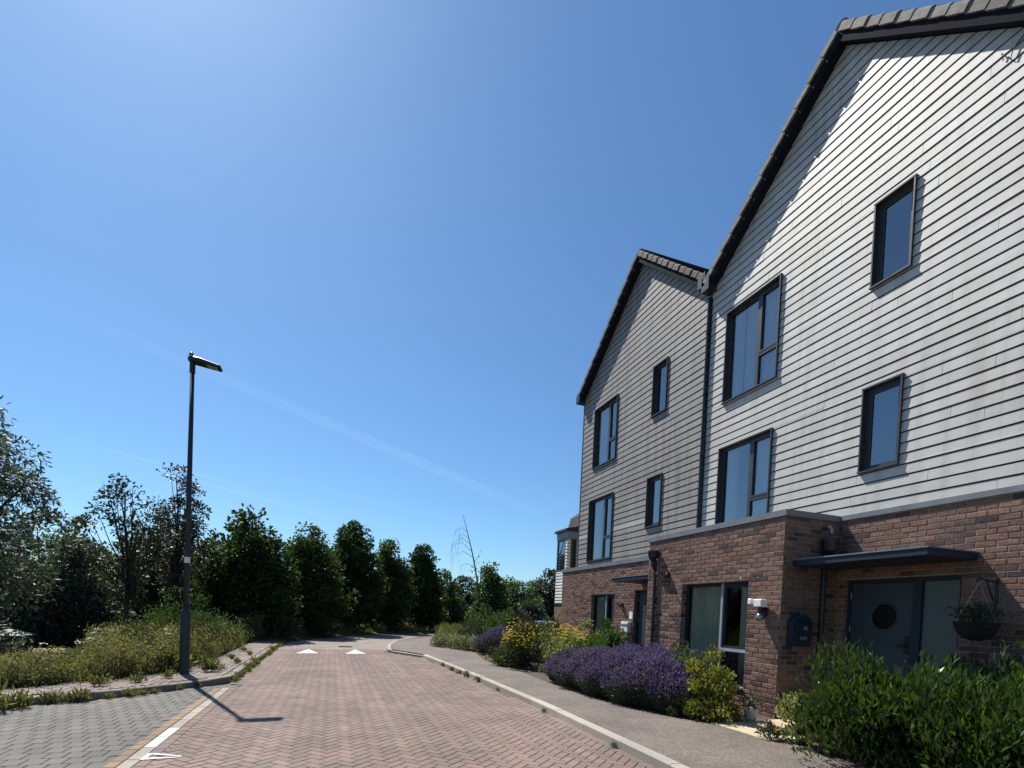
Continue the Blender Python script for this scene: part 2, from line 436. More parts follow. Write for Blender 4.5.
def crown_points(profile, zb, zt, nclump, per, cr, rng, squash=.75, hollow=.45):
    """clump centres in a crown of revolution, then leaf points round each of them"""
    hs = np.linspace(0, 1, 41); pr = np.interp(hs, [p[0] for p in profile], [p[1] for p in profile])
    w = pr**1.5+.002; w /= w.sum()
    h = rng.choice(hs, nclump, p=w) + rng.uniform(-.0125, .0125, nclump)
    r = np.interp(h, hs, pr)*(hollow+(1-hollow)*rng.random(nclump)**.6)*rng.uniform(.72, 1.1, nclump)
    a = rng.uniform(0, 2*np.pi, nclump)
    C = np.stack([r*np.cos(a), r*np.sin(a), zb+h*(zt-zb)], 1)
    size = cr*rng.uniform(.55, 1.3, nclump)
    d = rng.normal(size=(nclump, per, 3)); d *= (rng.random((nclump, per, 1))**.33)/np.linalg.norm(d, axis=2, keepdims=True)
    d[..., 2] *= squash
    P = C[:, None, :] + d*size[:, None, None]
    out = d/np.maximum(np.linalg.norm(d, axis=2, keepdims=True), 1e-6)
    return C, P.reshape(-1, 3), out.reshape(-1, 3)

def tree(name, label, loc, zt, profile, zb=.8, nclump=70, per=90, cr=.45, leaf=(.13,.07), mat='leaf_dense', trunk_r=.09, limbs=14,
         seed=0, group=None, droop=0., hollow=.45, lean=(0,0), cat='tree', trunk_top=.85, fork=.35):
    rng = np.random.default_rng(seed)
    loc = (loc[0], loc[1], float(gz(loc[0], loc[1])))
    t = thing(name, label, cat, loc, group)
    L = np.array(loc, float)
    H = zt-loc[2]
    Cc, P, out = crown_points(profile, zb, H, nclump, per, cr, rng, hollow=hollow)
    sh = lambda q: q + np.stack([q[...,2]/H*lean[0], q[...,2]/H*lean[1], 0*q[...,2]], -1)
    D = out*.8 + rng.normal(size=P.shape)*.6 + np.array([0,0,-droop])
    k = rng.uniform(.6, 1.25, len(P))
    Q = leaf_quads(sh(P)+L, D, leaf[0]*k, leaf[1]*k, rng)
    build_np('crown', Q, M[mat], t)
    mb = MB()
    n = 7; zs = np.linspace(0, H*trunk_top, n)
    path = [(L[0]+lean[0]*z/H+.04*math.sin(z*2.1+seed)*min(1,z), L[1]+lean[1]*z/H+.04*math.cos(z*1.7+seed)*min(1,z), L[2]+z-.03) for z in zs]
    mb.tube(path, [trunk_r*(1.25 if i == 0 else 1)*(1-.85*i/(n-1)) for i in range(n)], 9)
    idx = rng.permutation(nclump)[:limbs]
    for i in idx:
        c = sh(Cc[i])
        z0 = max(zb*.8, c[2]*fork + zb*(1-fork) - rng.uniform(.0, .5)); z0 = min(z0, H*trunk_top*.95)
        f = z0/(H*trunk_top); b = np.array([lean[0]*z0/H+L[0], lean[1]*z0/H+L[1], L[2]+z0])
        e = L + c; mdl = b*.45+e*.55 + np.array([0,0,-.12*np.linalg.norm(c[:2])]) + rng.normal(size=3)*.06
        r0 = trunk_r*(1-.85*f)*.55
        mb.tube([b, mdl, e], [r0, r0*.6, r0*.15+.003], 6)
    mb.build('trunk', M['bark'], t, smooth=True)
    return t

def shrub(name, label, loc, rx, ry, h, mat, n=2500, leaf=(.06,.035), seed=0, group=None, parts=(), up=.4, cat='shrub', rz=0., clump=40, low=.12, flat=2.3, twigs=12):
    """mounded shrub: shell of leaf clumps over twigs; parts = [(name, material, count, size, top_bias)] flowers"""
    rng = np.random.default_rng(seed+1000)
    t = thing(name, label, cat, loc, group)
    L = np.array(loc, float)
    def dome(m, jit):
        a = rng.uniform(0, 2*np.pi, m); u = rng.random(m)**.8
        el = np.arcsin(np.clip(u, 0, 1))
        rr = (1+.10*np.sin(3*a+seed)+.08*np.sin(5*a+2*seed+3*el))*rng.uniform(1-jit, 1.04, m)
        c = np.cos(el)**(1/flat*1.6)
        return np.stack([rx*c*np.cos(a)*rr, ry*c*np.sin(a)*rr, low*h+(1-low)*h*np.sin(el)*rr], 1)
    Cn = dome(clump, .5)
    n = int(n*1.9); per = n//clump
    d = rng.normal(size=(clump, per, 3)); d *= rng.random((clump, per, 1))**.4/np.linalg.norm(d, axis=2, keepdims=True)
    s = min(rx, ry, h)*.42*rng.uniform(.6, 1.25, clump)
    P = (Cn[:,None,:]+d*s[:,None,None]*np.array([1,1,.8])).reshape(-1,3)
    P[:,2] = np.abs(P[:,2])+.01
    O = P/np.array([rx,ry,h])*np.array([1,1,1.2])
    D = unit(O)*.7+rng.normal(size=P.shape)*.5+np.array([0,0,up])
    k = rng.uniform(.6, 1.3, len(P))
    ca, sa = math.cos(rz), math.sin(rz)
    Rm = np.array([[ca,-sa,0],[sa,ca,0],[0,0,1]])
    build_np('foliage', leaf_quads((P@Rm.T)+L, D@Rm.T, leaf[0]*k, leaf[1]*k, rng), M[mat], t)
    mb = MB()
    for i in range(min(twigs, clump)):
        e = L+Rm@Cn[i]; b = L+np.array([Cn[i][0]*.15, Cn[i][1]*.15, -.02])
        mb.tube([b, (b+e)/2+np.array([0,0,-.04*h]), e], [.012, .008, .003], 5)
    mb.build('stem', M['bark'], t)
    for pn, pm, cnt, sz, bias in parts:
        Pf = dome(cnt, .16); Pf = Pf[Pf[:,2] > bias*h]
        Pf = (Pf*1.03)@Rm.T+L
        qs = []
        for kk in range(5):
            ang = kk*2*np.pi/5+rng.uniform(0, 6.28, len(Pf))
            D2 = np.stack([np.cos(ang), np.sin(ang), rng.uniform(.1, .9, len(Pf))], 1)
            qs.append(leaf_quads(Pf, D2, sz*rng.uniform(.7,1.2,len(Pf)), sz*.8, rng))
        build_np(pn, np.concatenate(qs), M[pm], t)
    return t

# ------------------------------------------------------------------ the setting
def structure(o): o['kind'] = 'structure'; return o

GZ = .1     # level of pavements and beds (road = 0)
PB = [(-12.7,1.2), (-9.2,5.), (-6.2,8.2), (-4.44,9.5), (-4.1,9.85), (-3.44,10.6), (-2.85,11.7), (-2.62,13.98), (-2.62,17.), (-2.65,21.4)]
MEDGE = np.array([(-130,-90.)]+PB+[(-2.2,22.6), (-1.2,25.0), (.6,28.2), (2.4,31.2), (4.5,33.0), (8,34.8), (16,36.2), (60,40), (500,60)])
def medge(x, y):
    """signed distance into the meadow side of its edge"""
    P = np.stack([np.asarray(x, float), np.asarray(y, float)], -1)[..., None, :]
    a, b = MEDGE[:-1], MEDGE[1:]; d = b-a
    t = np.clip(((P-a)*d).sum(-1)/(d*d).sum(-1), 0, 1)
    q = P-(a+d*t[..., None]); D = np.hypot(q[...,0], q[...,1]); i = D.argmin(-1)
    cr = d[i][...,0]*np.take_along_axis(q[...,1], i[..., None], -1)[..., 0]-d[i][...,1]*np.take_along_axis(q[...,0], i[..., None], -1)[..., 0]
    return np.take_along_axis(D, i[..., None], -1)[..., 0]*np.sign(cr)
def gz(x, y):
    x = np.asarray(x, float); y = np.asarray(y, float); m = medge(x, y)
    ss = lambda a, b, v: np.clip((v-a)/(b-a), 0, 1)**2*(3-2*np.clip((v-a)/(b-a), 0, 1))
    rise = -.03+.115*ss(-.3, .02, m)
    dip = 1.05*ss(1.0, 5.0, m)*ss(9, 13, y)*(1-ss(27, 36, y))*(1-ss(-5.6,-3.6,x))
    return rise-dip
gx = np.concatenate([[-400,-200,-100,-60,-42], np.arange(-32,20.1,.5), [24,30,40,60,100,200,400]])
gy = np.concatenate([[-400,-200,-100,-40,-15], np.arange(-4,44.1,.5), [48,54,62,75,100,180,320,600]])
GXX, GYY = np.meshgrid(gx, gy); GZZ = gz(GXX, GYY)
mb = MB(); mb.v = np.stack([GXX,GYY,GZZ],-1).reshape(-1,3).tolist(); W_ = len(gx)
mb.f = [(j*W_+i, j*W_+i+1, (j+1)*W_+i+1, (j+1)*W_+i) for j in range(len(gy)-1) for i in range(W_-1)]
structure(mb.build('ground', M['ground'], smooth=True))

KERB_R = [(3.10,-6), (3.13,0), (3.16,4.5), (3.18,7.5), (3.06,10.8), (2.93,13.3), (2.73,16.4)]
ISLE = [(1.85,18.3), (1.95,19.7), (2.13,21.2), (2.62,23.5), (3.38,25.7), (4.11,27.3), (5.6,29.4), (9,31.2), (16,32.2)]
FAR = [(16,35.5), (9,34.2), (6.05,32.9), (3.8,31.6), (2.5,30.2), (.87,27.6), (-.7,24.6), (-1.4,22.9), (-1.75,21.2)]
LK = -1.75   # road face of the left kerb

# sub-base of all paved ground, then the surfaces on it
base = [(-14,-6)] + [(x+.02,y) for x, y in KERB_R] + [(1.9,18.2)] + ISLE[1:] + FAR + [(-1.75,10.7), (-4.2,7.9), (-14,-.5)]
structure(MB().poly([(x,y,-.012) for x, y in base]).build('road_base', M['joint']))
rf = [(-1.70,19.1), (1.86,19.1)] + ISLE[1:] + FAR
structure(MB().prism(rf, -.012, 0.).build('road', M['road_far']))

def inside(poly, x, y):
    c = False; n = len(poly)
    for i in range(n):
        x0, y0 = poly[i]; x1, y1 = poly[(i+1) % n]
        if (y0 > y) != (y1 > y) and x < (x1-x0)*(y-y0)/(y1-y0)+x0: c = not c
    return c

def block(mb, cx, cy, hx, hy, ang, z0, z1, ch=.004):
    ca, sa = math.cos(ang), math.sin(ang)
    def P(u, v, z): return (cx+u*ca-v*sa, cy+u*sa+v*ca, z)
    n = len(mb.v)
    tz = [random.uniform(-.0012,.0012) for _ in range(4)]
    mb.v += [P(-hx,-hy,z0), P(hx,-hy,z0), P(hx,hy,z0), P(-hx,hy,z0)]
    mb.v += [P(-hx,-hy,z1-ch), P(hx,-hy,z1-ch), P(hx,hy,z1-ch), P(-hx,hy,z1-ch)]
    mb.v += [P(-hx+ch,-hy+ch,z1+tz[0]), P(hx-ch,-hy+ch,z1+tz[1]), P(hx-ch,hy-ch,z1+tz[2]), P(-hx+ch,hy-ch,z1+tz[3])]
    for k in (0, 4):
        for i in range(4):
            j = (i+1) % 4; mb.f.append((n+k+i, n+k+j, n+k+4+j, n+k+4+i))
    mb.f.append((n+8, n+9, n+10, n+11))

# herringbone carriageway, 45 degrees to the kerb
def kerbx(y):
    return float(np.interp(y, [p[1] for p in KERB_R], [p[0] for p in KERB_R]))
hb = MB()
w = .104; g = .0035
area = [(-1.525,-1.), (3.10,-1.)] + [(x-.01,y) for x, y in KERB_R[2:]] + [(1.80,18.3), (1.82,19.1), (-1.60,19.1), (-1.60,10.6), (-1.525,10.2)]
a45 = R(45); ca, sa = math.cos(a45), math.sin(a45)
for i in range(-40, 190):
    for j in range(-130, 190):
        k = (i-j) % 4
        if k == 0: u, v, hx, hy = (i+1)*w, (j+.5)*w, w-g, w/2-g
        elif k == 3: u, v, hx, hy = (i+.5)*w, (j+1)*w, w/2-g, w-g
        else: continue
        x, y = u*ca-v*sa, u*sa+v*ca
        if -1 < y < 19.1 and -1.6 < x < 3.2 and inside(area, x, y): block(hb, x, y, hx, hy, a45, -.012, 0.)
# soldier courses against kerb and edging
y = -1.
while y < 10.1:
    block(hb, -1.577, y, .046, .098, 0, -.012, 0.); y += .204
y = 10.7
while y < 19.:
    block(hb, -1.655, y, .046, .098, 0, -.012, .001); y += .204
structure(hb.build('road_paving', M['herring']))

# parking bay: edging rows and grey blocks
mb = MB(); y = -1.
while y < 10.1:
    block(mb, -1.81, y, .049, .098, 0, -.012, 0.002); y += .204
structure(mb.build('bay_edging_strip', M['tan_block']))
mb = MB(); y = -.9; paints = MB()
while y < 10.2:
    block(paints if 6.3 < y < 7.2 else mb, -1.692, y, .058, .222, 0, -.012, .003); y += .452
structure(mb.build('parking_line', M['cream_block']))
structure(paints.build('painted_parking_line', M['paint']))
structure(MB().poly([(-2.1,-1,-.007),(-1.86,-1,-.007),(-1.86,10.4,-.007),(-2.1,10.2,-.007)]).build('bay_filler', M['grey_block']))
structure(MB().poly([(-1.64,-1,-.007),(-1.42,-1,-.007),(-1.5,10.2,-.007),(-1.64,10.2,-.007)]).build('road_filler', M['herring']))
bay = [(-14,-1), (-1.87,-1), (-1.87,10.35), (-2.12,10.22), (-2.64,9.49), (-3.16,9.0), (-3.74,8.7), (-3.95,8.0), (-5.0,6.9), (-14,-.2)]
mb = MB(); r = 0; y = -1.
while y < 10.5:
    x = -7.5+(.0775 if r % 2 else 0)
    while x < -1.87:
        if inside(bay, x, y) : block(mb, x, y, .0735, .1005, 0, -.012, 0., .004)
        x += .155
    y += .204; r += 1
structure(mb.build('parking_bay_paving', M['grey_block']))

# road markings: speed hump triangles and the small arrow mark
def mark(name, pts, z=.006):
    return structure(MB().prism(pts, z-.004, z).build(name, M['paint']))
mark('road_marking', [(-1.03,17.25), (-.37,17.37), (-.71,19.05)])
mark('road_marking', [(.42,17.33), (1.09,17.45), (.80,19.2)])
mb = MB()
for pts in ([(-1.635,5.62), (-1.60,5.625), (-1.585,5.86), (-1.635,5.86)], [(-1.584,5.80), (-1.32,5.695), (-1.318,5.725), (-1.584,5.862)], [(-1.598,5.63), (-1.31,5.662), (-1.318,5.688), (-1.594,5.70)]):
    mb.prism(pts, .002, .006)
structure(mb.build('road_marking', M['paint']))

dc = MB(); dc.box(.25,.75,20.2,20.7,0.001,.008)
for k in range(5): dc.box(.29,.71,20.235+.09*k,20.275+.09*k,.009,.014)
do = dc.build('drain_cover', M['black'], loc=(.5,20.45,0)); structure(do)

# pavement on the house side and its kerb
PAVE_R = [(5.6,29.6), (4.6,25.5), (3.95,21.2), (4.5,19.0), (4.75,17.6), (4.25,14.6), (4.25,13.3), (4.4,12.2), (4.32,10.4), (4.28,8.6), (4.42,7.3), (4.68,6.5), (4.98,5.9), (5.05,5.0), (5.35,4.75), (5.1,4.2), (4.95,3.8), (4.9,-6)]
pave = [(KERB_R[0][0]+.12, -6)] + [(x+.12, y) for x, y in KERB_R[1:]] + [(2.0,18.35)] + [(x+.14,y) for x, y in ISLE[1:7]] + PAVE_R
structure(MB().prism(pave, -.03, GZ).build('pavement', M['asphalt']))
structure(MB().prism([(2.72,16.45), (2.86,16.45), (2.06,18.30), (1.87,18.22)], -.012, .06).build('dropped_kerb', M['kerb']))

def kerb_run(path, wdt, h, side, L=.915):
    """kerb stones along a polyline; side=+1 grows to the right of travel"""
    mb = MB(); pts = [Vector((p[0],p[1],0)) for p in path]
    segs = [(pts[i+1]-pts[i]).length for i in range(len(pts)-1)]; tot = sum(segs)
    def at(s):
        for i, l in enumerate(segs):
            if s <= l or i == len(segs)-1: return pts[i].lerp(pts[i+1], s/l)
            s -= l
    n = max(1, round(tot/L)); st = tot/n
    for i in range(n):
        a, b = at(i*st+.003), at((i+1)*st-.003); d = (b-a).normalized(); q = Vector((d.y,-d.x,0))*side*wdt
        j = random.uniform(-.003, .003); c = q*.12
        n0 = len(mb.v)
        sec = [(0,-.03), (0,h*.86), (.13,h), (1,h), (1,-.03)]
        for p in (a, b):
            for u, z in sec: mb.v.append((p.x+q.x*u, p.y+q.y*u, z+(j if z > 0 else 0)))
        for k in range(4): mb.f.append((n0+k, n0+k+1, n0+k+6, n0+k+5))
        mb.f.append(tuple(n0+k for k in range(4,-1,-1))); mb.f.append(tuple(n0+5+k for k in range(5)))
    return mb
structure(kerb_run(KERB_R, .125, .104, 1).build('kerb', M['kerb']))
structure(kerb_run(ISLE, .13, .09, 1, .6).build('kerb', M['kerb']))

# path on the left with its kerb, and the meadow ground beyond it
PF = [(LK,21.0), (LK,17.), (LK,14.), (LK,11.0), (-1.92,10.56), (-2.20,10.32), (-2.64,9.66), (-3.16,9.16), (-3.74,8.86), (-4.1,8.2), (-5.2,6.9), (-8.2,3.6), (-11.5,0)]
structure(kerb_run(PF, .12, .10, 1, .7).build('kerb', M['shaded_kerb']))
path = [(x-.118 if y > 10.6 else x-.09, y+(.0 if y > 10.6 else .09)) for x, y in PF] + PB
structure(MB().prism(path[::-1], -.03, GZ-.012).build('path_base', M['joint']))
mb = MB(); r = 0; x = -13.
pin = [(p[0]-.02, p[1]) for p in path]
while x < LK:
    y = -.5+(.102 if r % 2 else 0)
    while y < 21.:
        if inside(pin, x-.02, y) and inside(pin, x+.03, y-.05): block(mb, x, y, .0485, .0985, 0, GZ-.02, GZ+random.uniform(-.003,.003), .004)
        y += .204
    x += .104; r += 1
structure(mb.build('path_paving', M['path_block']))
# planting beds and the slabbed door path on the house side
bed = [(9.4,3.0), (4.9,3.0)] + PAVE_R[::-1][2:] + [(6.4,29.8), (11,30.5), (14,20), (9.4,19.6)]
structure(MB().prism([(x+.012,y) for x, y in bed], -.03, .088).build('planting_bed', M['soil']))
mb = MB()
for (x0, x1, y0, y1) in ((5.02,5.55,4.92,5.93), (5.56,6.10,4.80,5.93), (6.11,6.75,4.6,6.0), (6.76,7.42,4.3,6.05)):
    mb.box(x0+.004, x1-.004, y0, y1, .05, GZ+.008)
structure(mb.build('door_path', M['slab']))
structure(MB().prism([(4.2,12.55), (4.62,11.9), (4.72,12.0), (4.34,12.7)], GZ, GZ+.005).build('pavement_patch', M['slab']))

# ------------------------------------------------------------------ houses
C1 = 7.45; WX = 6.37; LIP = .0095

def brickwork(mb, to3, u0, u1, z0, z1, holes, seed=0):
    """single bricks bedded 5-9 mm proud of the mortar; to3(u, z, d) places a point d in front of the wall"""
    rb = random.Random(seed); r = math.floor(z0/.075)
    J = lambda a: rb.uniform(-a, a)
    while r*.075 < z1:
        zb, zt = max(z0, r*.075+.005), min(z1, (r+1)*.075-.005)
        u = math.floor(u0/.225)*.225-(.1125 if r % 2 else 0)
        r += 1
        while u < u1:
            rects = [(max(u0, u+.005), min(u1, u+.220), zb, zt)]; u += .225
            for h in holes:
                nx = []
                for a, b, c, d in rects:
                    if h[1] <= a or h[0] >= b or h[3] <= c or h[2] >= d: nx.append((a,b,c,d)); continue
                    if h[0] > a: nx.append((a,h[0],c,d))
                    if h[1] < b: nx.append((h[1],b,c,d))
                    if h[2] > c: nx.append((max(a,h[0]),min(b,h[1]),c,h[2]))
                    if h[3] < d: nx.append((max(a,h[0]),min(b,h[1]),h[3],d))
                rects = nx
            for a, b, c, d in rects:
                if b-a < .02 or d-c < .015: continue
                p = rb.uniform(.004, .009); n = len(mb.v); e = .006
                for q, w_ in (((a,c),(1,1)), ((b,c),(-1,1)), ((b,d),(-1,-1)), ((a,d),(1,-1))):
                    mb.v.append(to3(q[0]+J(.0015), q[1]+J(.0015), .0005))
                for q, w_ in (((a,c),(1,1)), ((b,c),(-1,1)), ((b,d),(-1,-1)), ((a,d),(1,-1))):
                    mb.v.append(to3(q[0]+w_[0]*e+J(.002), q[1]+w_[1]*e+J(.002), p+J(.0022)))
                for k in range(4):
                    j = (k+1) % 4; mb.f.append((n+k, n+j, n+4+j, n+4+k))
                mb.f.append((n+4,n+5,n+6,n+7))

def wall_x(mb, x, y0, y1, z0, z1, holes=(), depth=.12, rev=None):
    """wall facing -X with rectangular openings and their reveals"""
    ys = sorted({y0, y1, *[v for h in holes for v in h[:2]]}); zs = sorted({z0, z1, *[v for h in holes for v in h[2:]]})
    for a, b in zip(ys, ys[1:]):
        for c, d in zip(zs, zs[1:]):
            if any(h[0] <= a and b <= h[1] and h[2] <= c and d <= h[3] for h in holes): continue
            mb.poly([(x,a,c), (x,a,d), (x,b,d), (x,b,c)])
    mb = rev or mb
    for h in holes:
        a, b, c, d = h; e = x+depth
        mb.poly([(x,a,c), (e,a,c), (e,a,d), (x,a,d)]); mb.poly([(x,b,c), (x,b,d), (e,b,d), (e,b,c)])
        mb.poly([(x,a,d), (e,a,d), (e,b,d), (x,b,d)]); mb.poly([(x,a,c), (x,b,c), (e,b,c), (e,a,c)])

def cladding(mb, x, ya, yb, zbot, z0, pitch, peak, holes, lip=LIP, seg=3.6, gap=.004, only=None, skip=None):
    """lapped boards on a gable facing -X. peak=(y,z,slope_low_y,slope_high_y)"""
    yp, zp, sl, sr = peak
    Lf = lambda z: yp-(zp-z)/sl
    Rf = lambda z: yp+(zp-z)/sr
    rng = random.Random(int(ya*100))
    k = math.floor((zbot-z0)/pitch)
    while z0+k*pitch < zp:
        zl, zh = z0+k*pitch, z0+(k+1)*pitch; k += 1
        zt = zh-(.019 if lip else 0)  # strip left open to the near-black backing, painting the shadow under each board
        if only and not (only[0] <= zl+.01 < only[1]): continue
        cuts = sorted({max(zl, zbot), min(zt, zp), *[v for h in holes for v in h[2:] if max(zl, zbot) < v < min(zt, zp)]})
        joints = []; j = ya+rng.uniform(.3, seg)
        while j < yb: joints.append(j); j += seg
        for a, b in zip(cuts, cuts[1:]):
            iv = [(ya, yb)]
            for h in holes:
                if h[2] < b-1e-6 and h[3] > a+1e-6:
                    nx = []
                    for p, q in iv:
                        if h[1] <= p or h[0] >= q: nx.append((p, q)); continue
                        if h[0] > p: nx.append((p, h[0]))
                        if h[1] < q: nx.append((h[1], q))
                    iv = nx
            sub = []
            for p, q in iv:
                for jt in joints:
                    if p < jt < q: sub.append((p, jt-gap/2)); p = jt+gap/2
                sub.append((p, q))
            for p, q in sub:
                if skip and skip[0] <= zl+.01 < skip[1] and skip[2] <= (p+q)/2 <= skip[3]: continue
                if only and len(only) > 2 and not (only[2] <= (p+q)/2 <= only[3]): continue
                ll, ul, lr, ur = max(p, Lf(a)), max(p, Lf(b)), min(q, Rf(a)), min(q, Rf(b))
                if lr <= ll: continue
                bt = b
                if ur < ul:
                    ul = ur = min(max(yp, ll), lr); bt = min(b, zp-(sl*(yp-ul) if ul < yp else sr*(ul-yp)))
                    if bt <= a+1e-4: continue
                jx = rng.uniform(-.0015,.0015) if lip else 0
                xa = x-lip*(1-(a-zl)/pitch)+jx; xb = x-lip*(1-(b-zl)/pitch)+jx*.4
                if ur-ul > 1e-4: mb.poly([(xa,ll,a), (xb,ul,b), (xb,ur,b), (xa,lr,a)])
                else: mb.poly([(xa,ll,a), (xb,ul,bt), (xa,lr,a)])
                if a == zl and lip: mb.poly([(x+.004,ll,a), (xa,ll,a), (xa,lr,a), (x+.004,lr,a)])

def sheet_x(y0, y1, z0, z1, x, waves, amp):
    n = waves*6; Q = []
    ys = np.linspace(y0, y1, n+1); xs = x+amp*np.sin(np.linspace(0, waves*2*np.pi, n+1))+amp*.4*np.sin(np.linspace(0, waves*5.1, n+1))
    for i in range(n):
        Q.append([(xs[i],ys[i],z0), (xs[i],ys[i],z1), (xs[i+1],ys[i+1],z1), (xs[i+1],ys[i+1],z0)])
    return np.array(Q)

def window(parent, x, y0, y1, z0, z1, proud=.045, layout='single', curtains=(), cmat='curtain', sill=True, back=True, opn=0., lightmull=False, fr=.045, rec=.04):
    """frame with sash bars; sub-parts: panes, curtains, room_interior, sill. layout single | double (fixed light, casement over a fixed light at the low-Y side)"""
    m = MB(); t = .022
    e = .0025
    if proud:   # thin surround standing proud of the boards
        for (a, b, c, d) in ((y0,y0+t,z0,z1), (y1-t,y1,z0,z1)): m.box(x-proud, x+rec+.03, a+e*0, b, c, d)
        m.box(x-proud-.004, x+rec+.03, y0-.004, y1+.004, z1, z1+t); m.box(x-proud-.012, x+rec+.03, y0-.006, y1+.006, z0-t, z0)
        iy0, iy1, iz0, iz1 = y0+t, y1-t, z0, z1
    else:
        iy0, iy1, iz0, iz1 = y0+e, y1-e, z0+e, z1-e
    fx0, fx1 = x+rec, x+rec+.06
    m.box(fx0, fx1, iy0, iy0+fr, iz0, iz1); m.box(fx0, fx1, iy1-fr, iy1, iz0, iz1)
    m.box(fx0, fx1, iy0+fr, iy1-fr, iz0, iz0+fr); m.box(fx0, fx1, iy0+fr, iy1-fr, iz1-fr, iz1)
    panes = []
    if layout == 'single':
        s = .035
        Y0, Y1, Z0, Z1 = iy0+fr, iy1-fr, iz0+fr, iz1-fr
        m.box(fx0+.012, fx1-.004, Y0, Y0+s, Z0, Z1); m.box(fx0+.012, fx1-.004, Y1-s, Y1, Z0, Z1)
        m.box(fx0+.012, fx1-.004, Y0+s, Y1-s, Z0, Z0+s); m.box(fx0+.012, fx1-.004, Y0+s, Y1-s, Z1-s, Z1)
        panes = [(Y0+s, Y1-s, Z0+s, Z1-s)]
    else:
        ym = iy0+(iy1-iy0)*.40; zt = iz0+.62 if iz1-iz0 > 1.3 else iz0+.3
        mw = .035
        m.box(fx0-.006, fx1, ym-mw, ym+mw, iz0+fr, iz1-fr)
        m.box(fx0-.004, fx1, iy0+fr, ym-mw, zt-.03, zt+.03)
        s = .035
        Y0, Y1, Z0, Z1 = iy0+fr, ym-mw, zt+.03, iz1-fr
        m.box(fx0-.01, fx1-.004, Y0, Y0+s, Z0, Z1); m.box(fx0-.01, fx1-.004, Y1-s, Y1, Z0, Z1)
        m.box(fx0-.01, fx1-.004, Y0+s, Y1-s, Z0, Z0+s); m.box(fx0-.01, fx1-.004, Y0+s, Y1-s, Z1-s, Z1)
        panes = [(ym+mw, iy1-fr, iz0+fr, iz1-fr), (Y0+s, Y1-s, Z0+s, Z1-s), (iy0+fr, ym-mw, iz0+fr, zt-.03)]
    wd = m.build('window', M['frame'] if proud else M['navy'], parent)
    if layout == 'double' and not proud:
        MB().box(fx0-.035, fx0-.008, ym-.022, ym+.022, iz0+.004, iz1-.004).build('sunlit_mullion_strip', M['trim'], wd)  # paler strip puts the sunlit look of the mullion into its colour
        MB().box(fx0-.045, fx0-.012, iy0+.01, ym-.03, zt-.024, zt+.024).build('sunlit_transom_strip', M['trim'], wd)  # likewise a pale strip for the lit top of the transom
    for a, b, c, d in panes:
        MB().poly([(fx0+.03,a,c), (fx0+.03,a,d), (fx0+.03,b,d), (fx0+.03,b,c)]).build('pane', M['glass' if proud else 'glass_low'], wd)
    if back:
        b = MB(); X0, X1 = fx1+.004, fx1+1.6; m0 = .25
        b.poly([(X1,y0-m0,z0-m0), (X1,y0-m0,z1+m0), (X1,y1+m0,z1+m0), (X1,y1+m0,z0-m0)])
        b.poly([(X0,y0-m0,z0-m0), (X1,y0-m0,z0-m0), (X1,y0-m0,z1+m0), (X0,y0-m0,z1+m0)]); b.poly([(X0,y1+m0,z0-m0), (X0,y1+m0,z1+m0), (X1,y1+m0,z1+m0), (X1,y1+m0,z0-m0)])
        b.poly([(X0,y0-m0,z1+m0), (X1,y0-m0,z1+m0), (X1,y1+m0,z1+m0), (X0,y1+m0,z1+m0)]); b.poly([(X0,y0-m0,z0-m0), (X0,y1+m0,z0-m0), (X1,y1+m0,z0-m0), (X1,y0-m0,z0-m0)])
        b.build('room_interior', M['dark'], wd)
    for (a, b) in curtains:
        Y0, Y1 = y0+(y1-y0)*a, y0+(y1-y0)*b
        build_np('curtain', sheet_x(Y0, Y1, z0-.1, z1+.1, fx1+.05, max(3, int((Y1-Y0)/.11)), .018), M[cmat], wd)
    if sill and not proud:
        MB().box(x-.035, x+rec, y0+.003, y1-.003, z0+.003, z0+.03).build('sill', M['flash'], wd)
    return wd

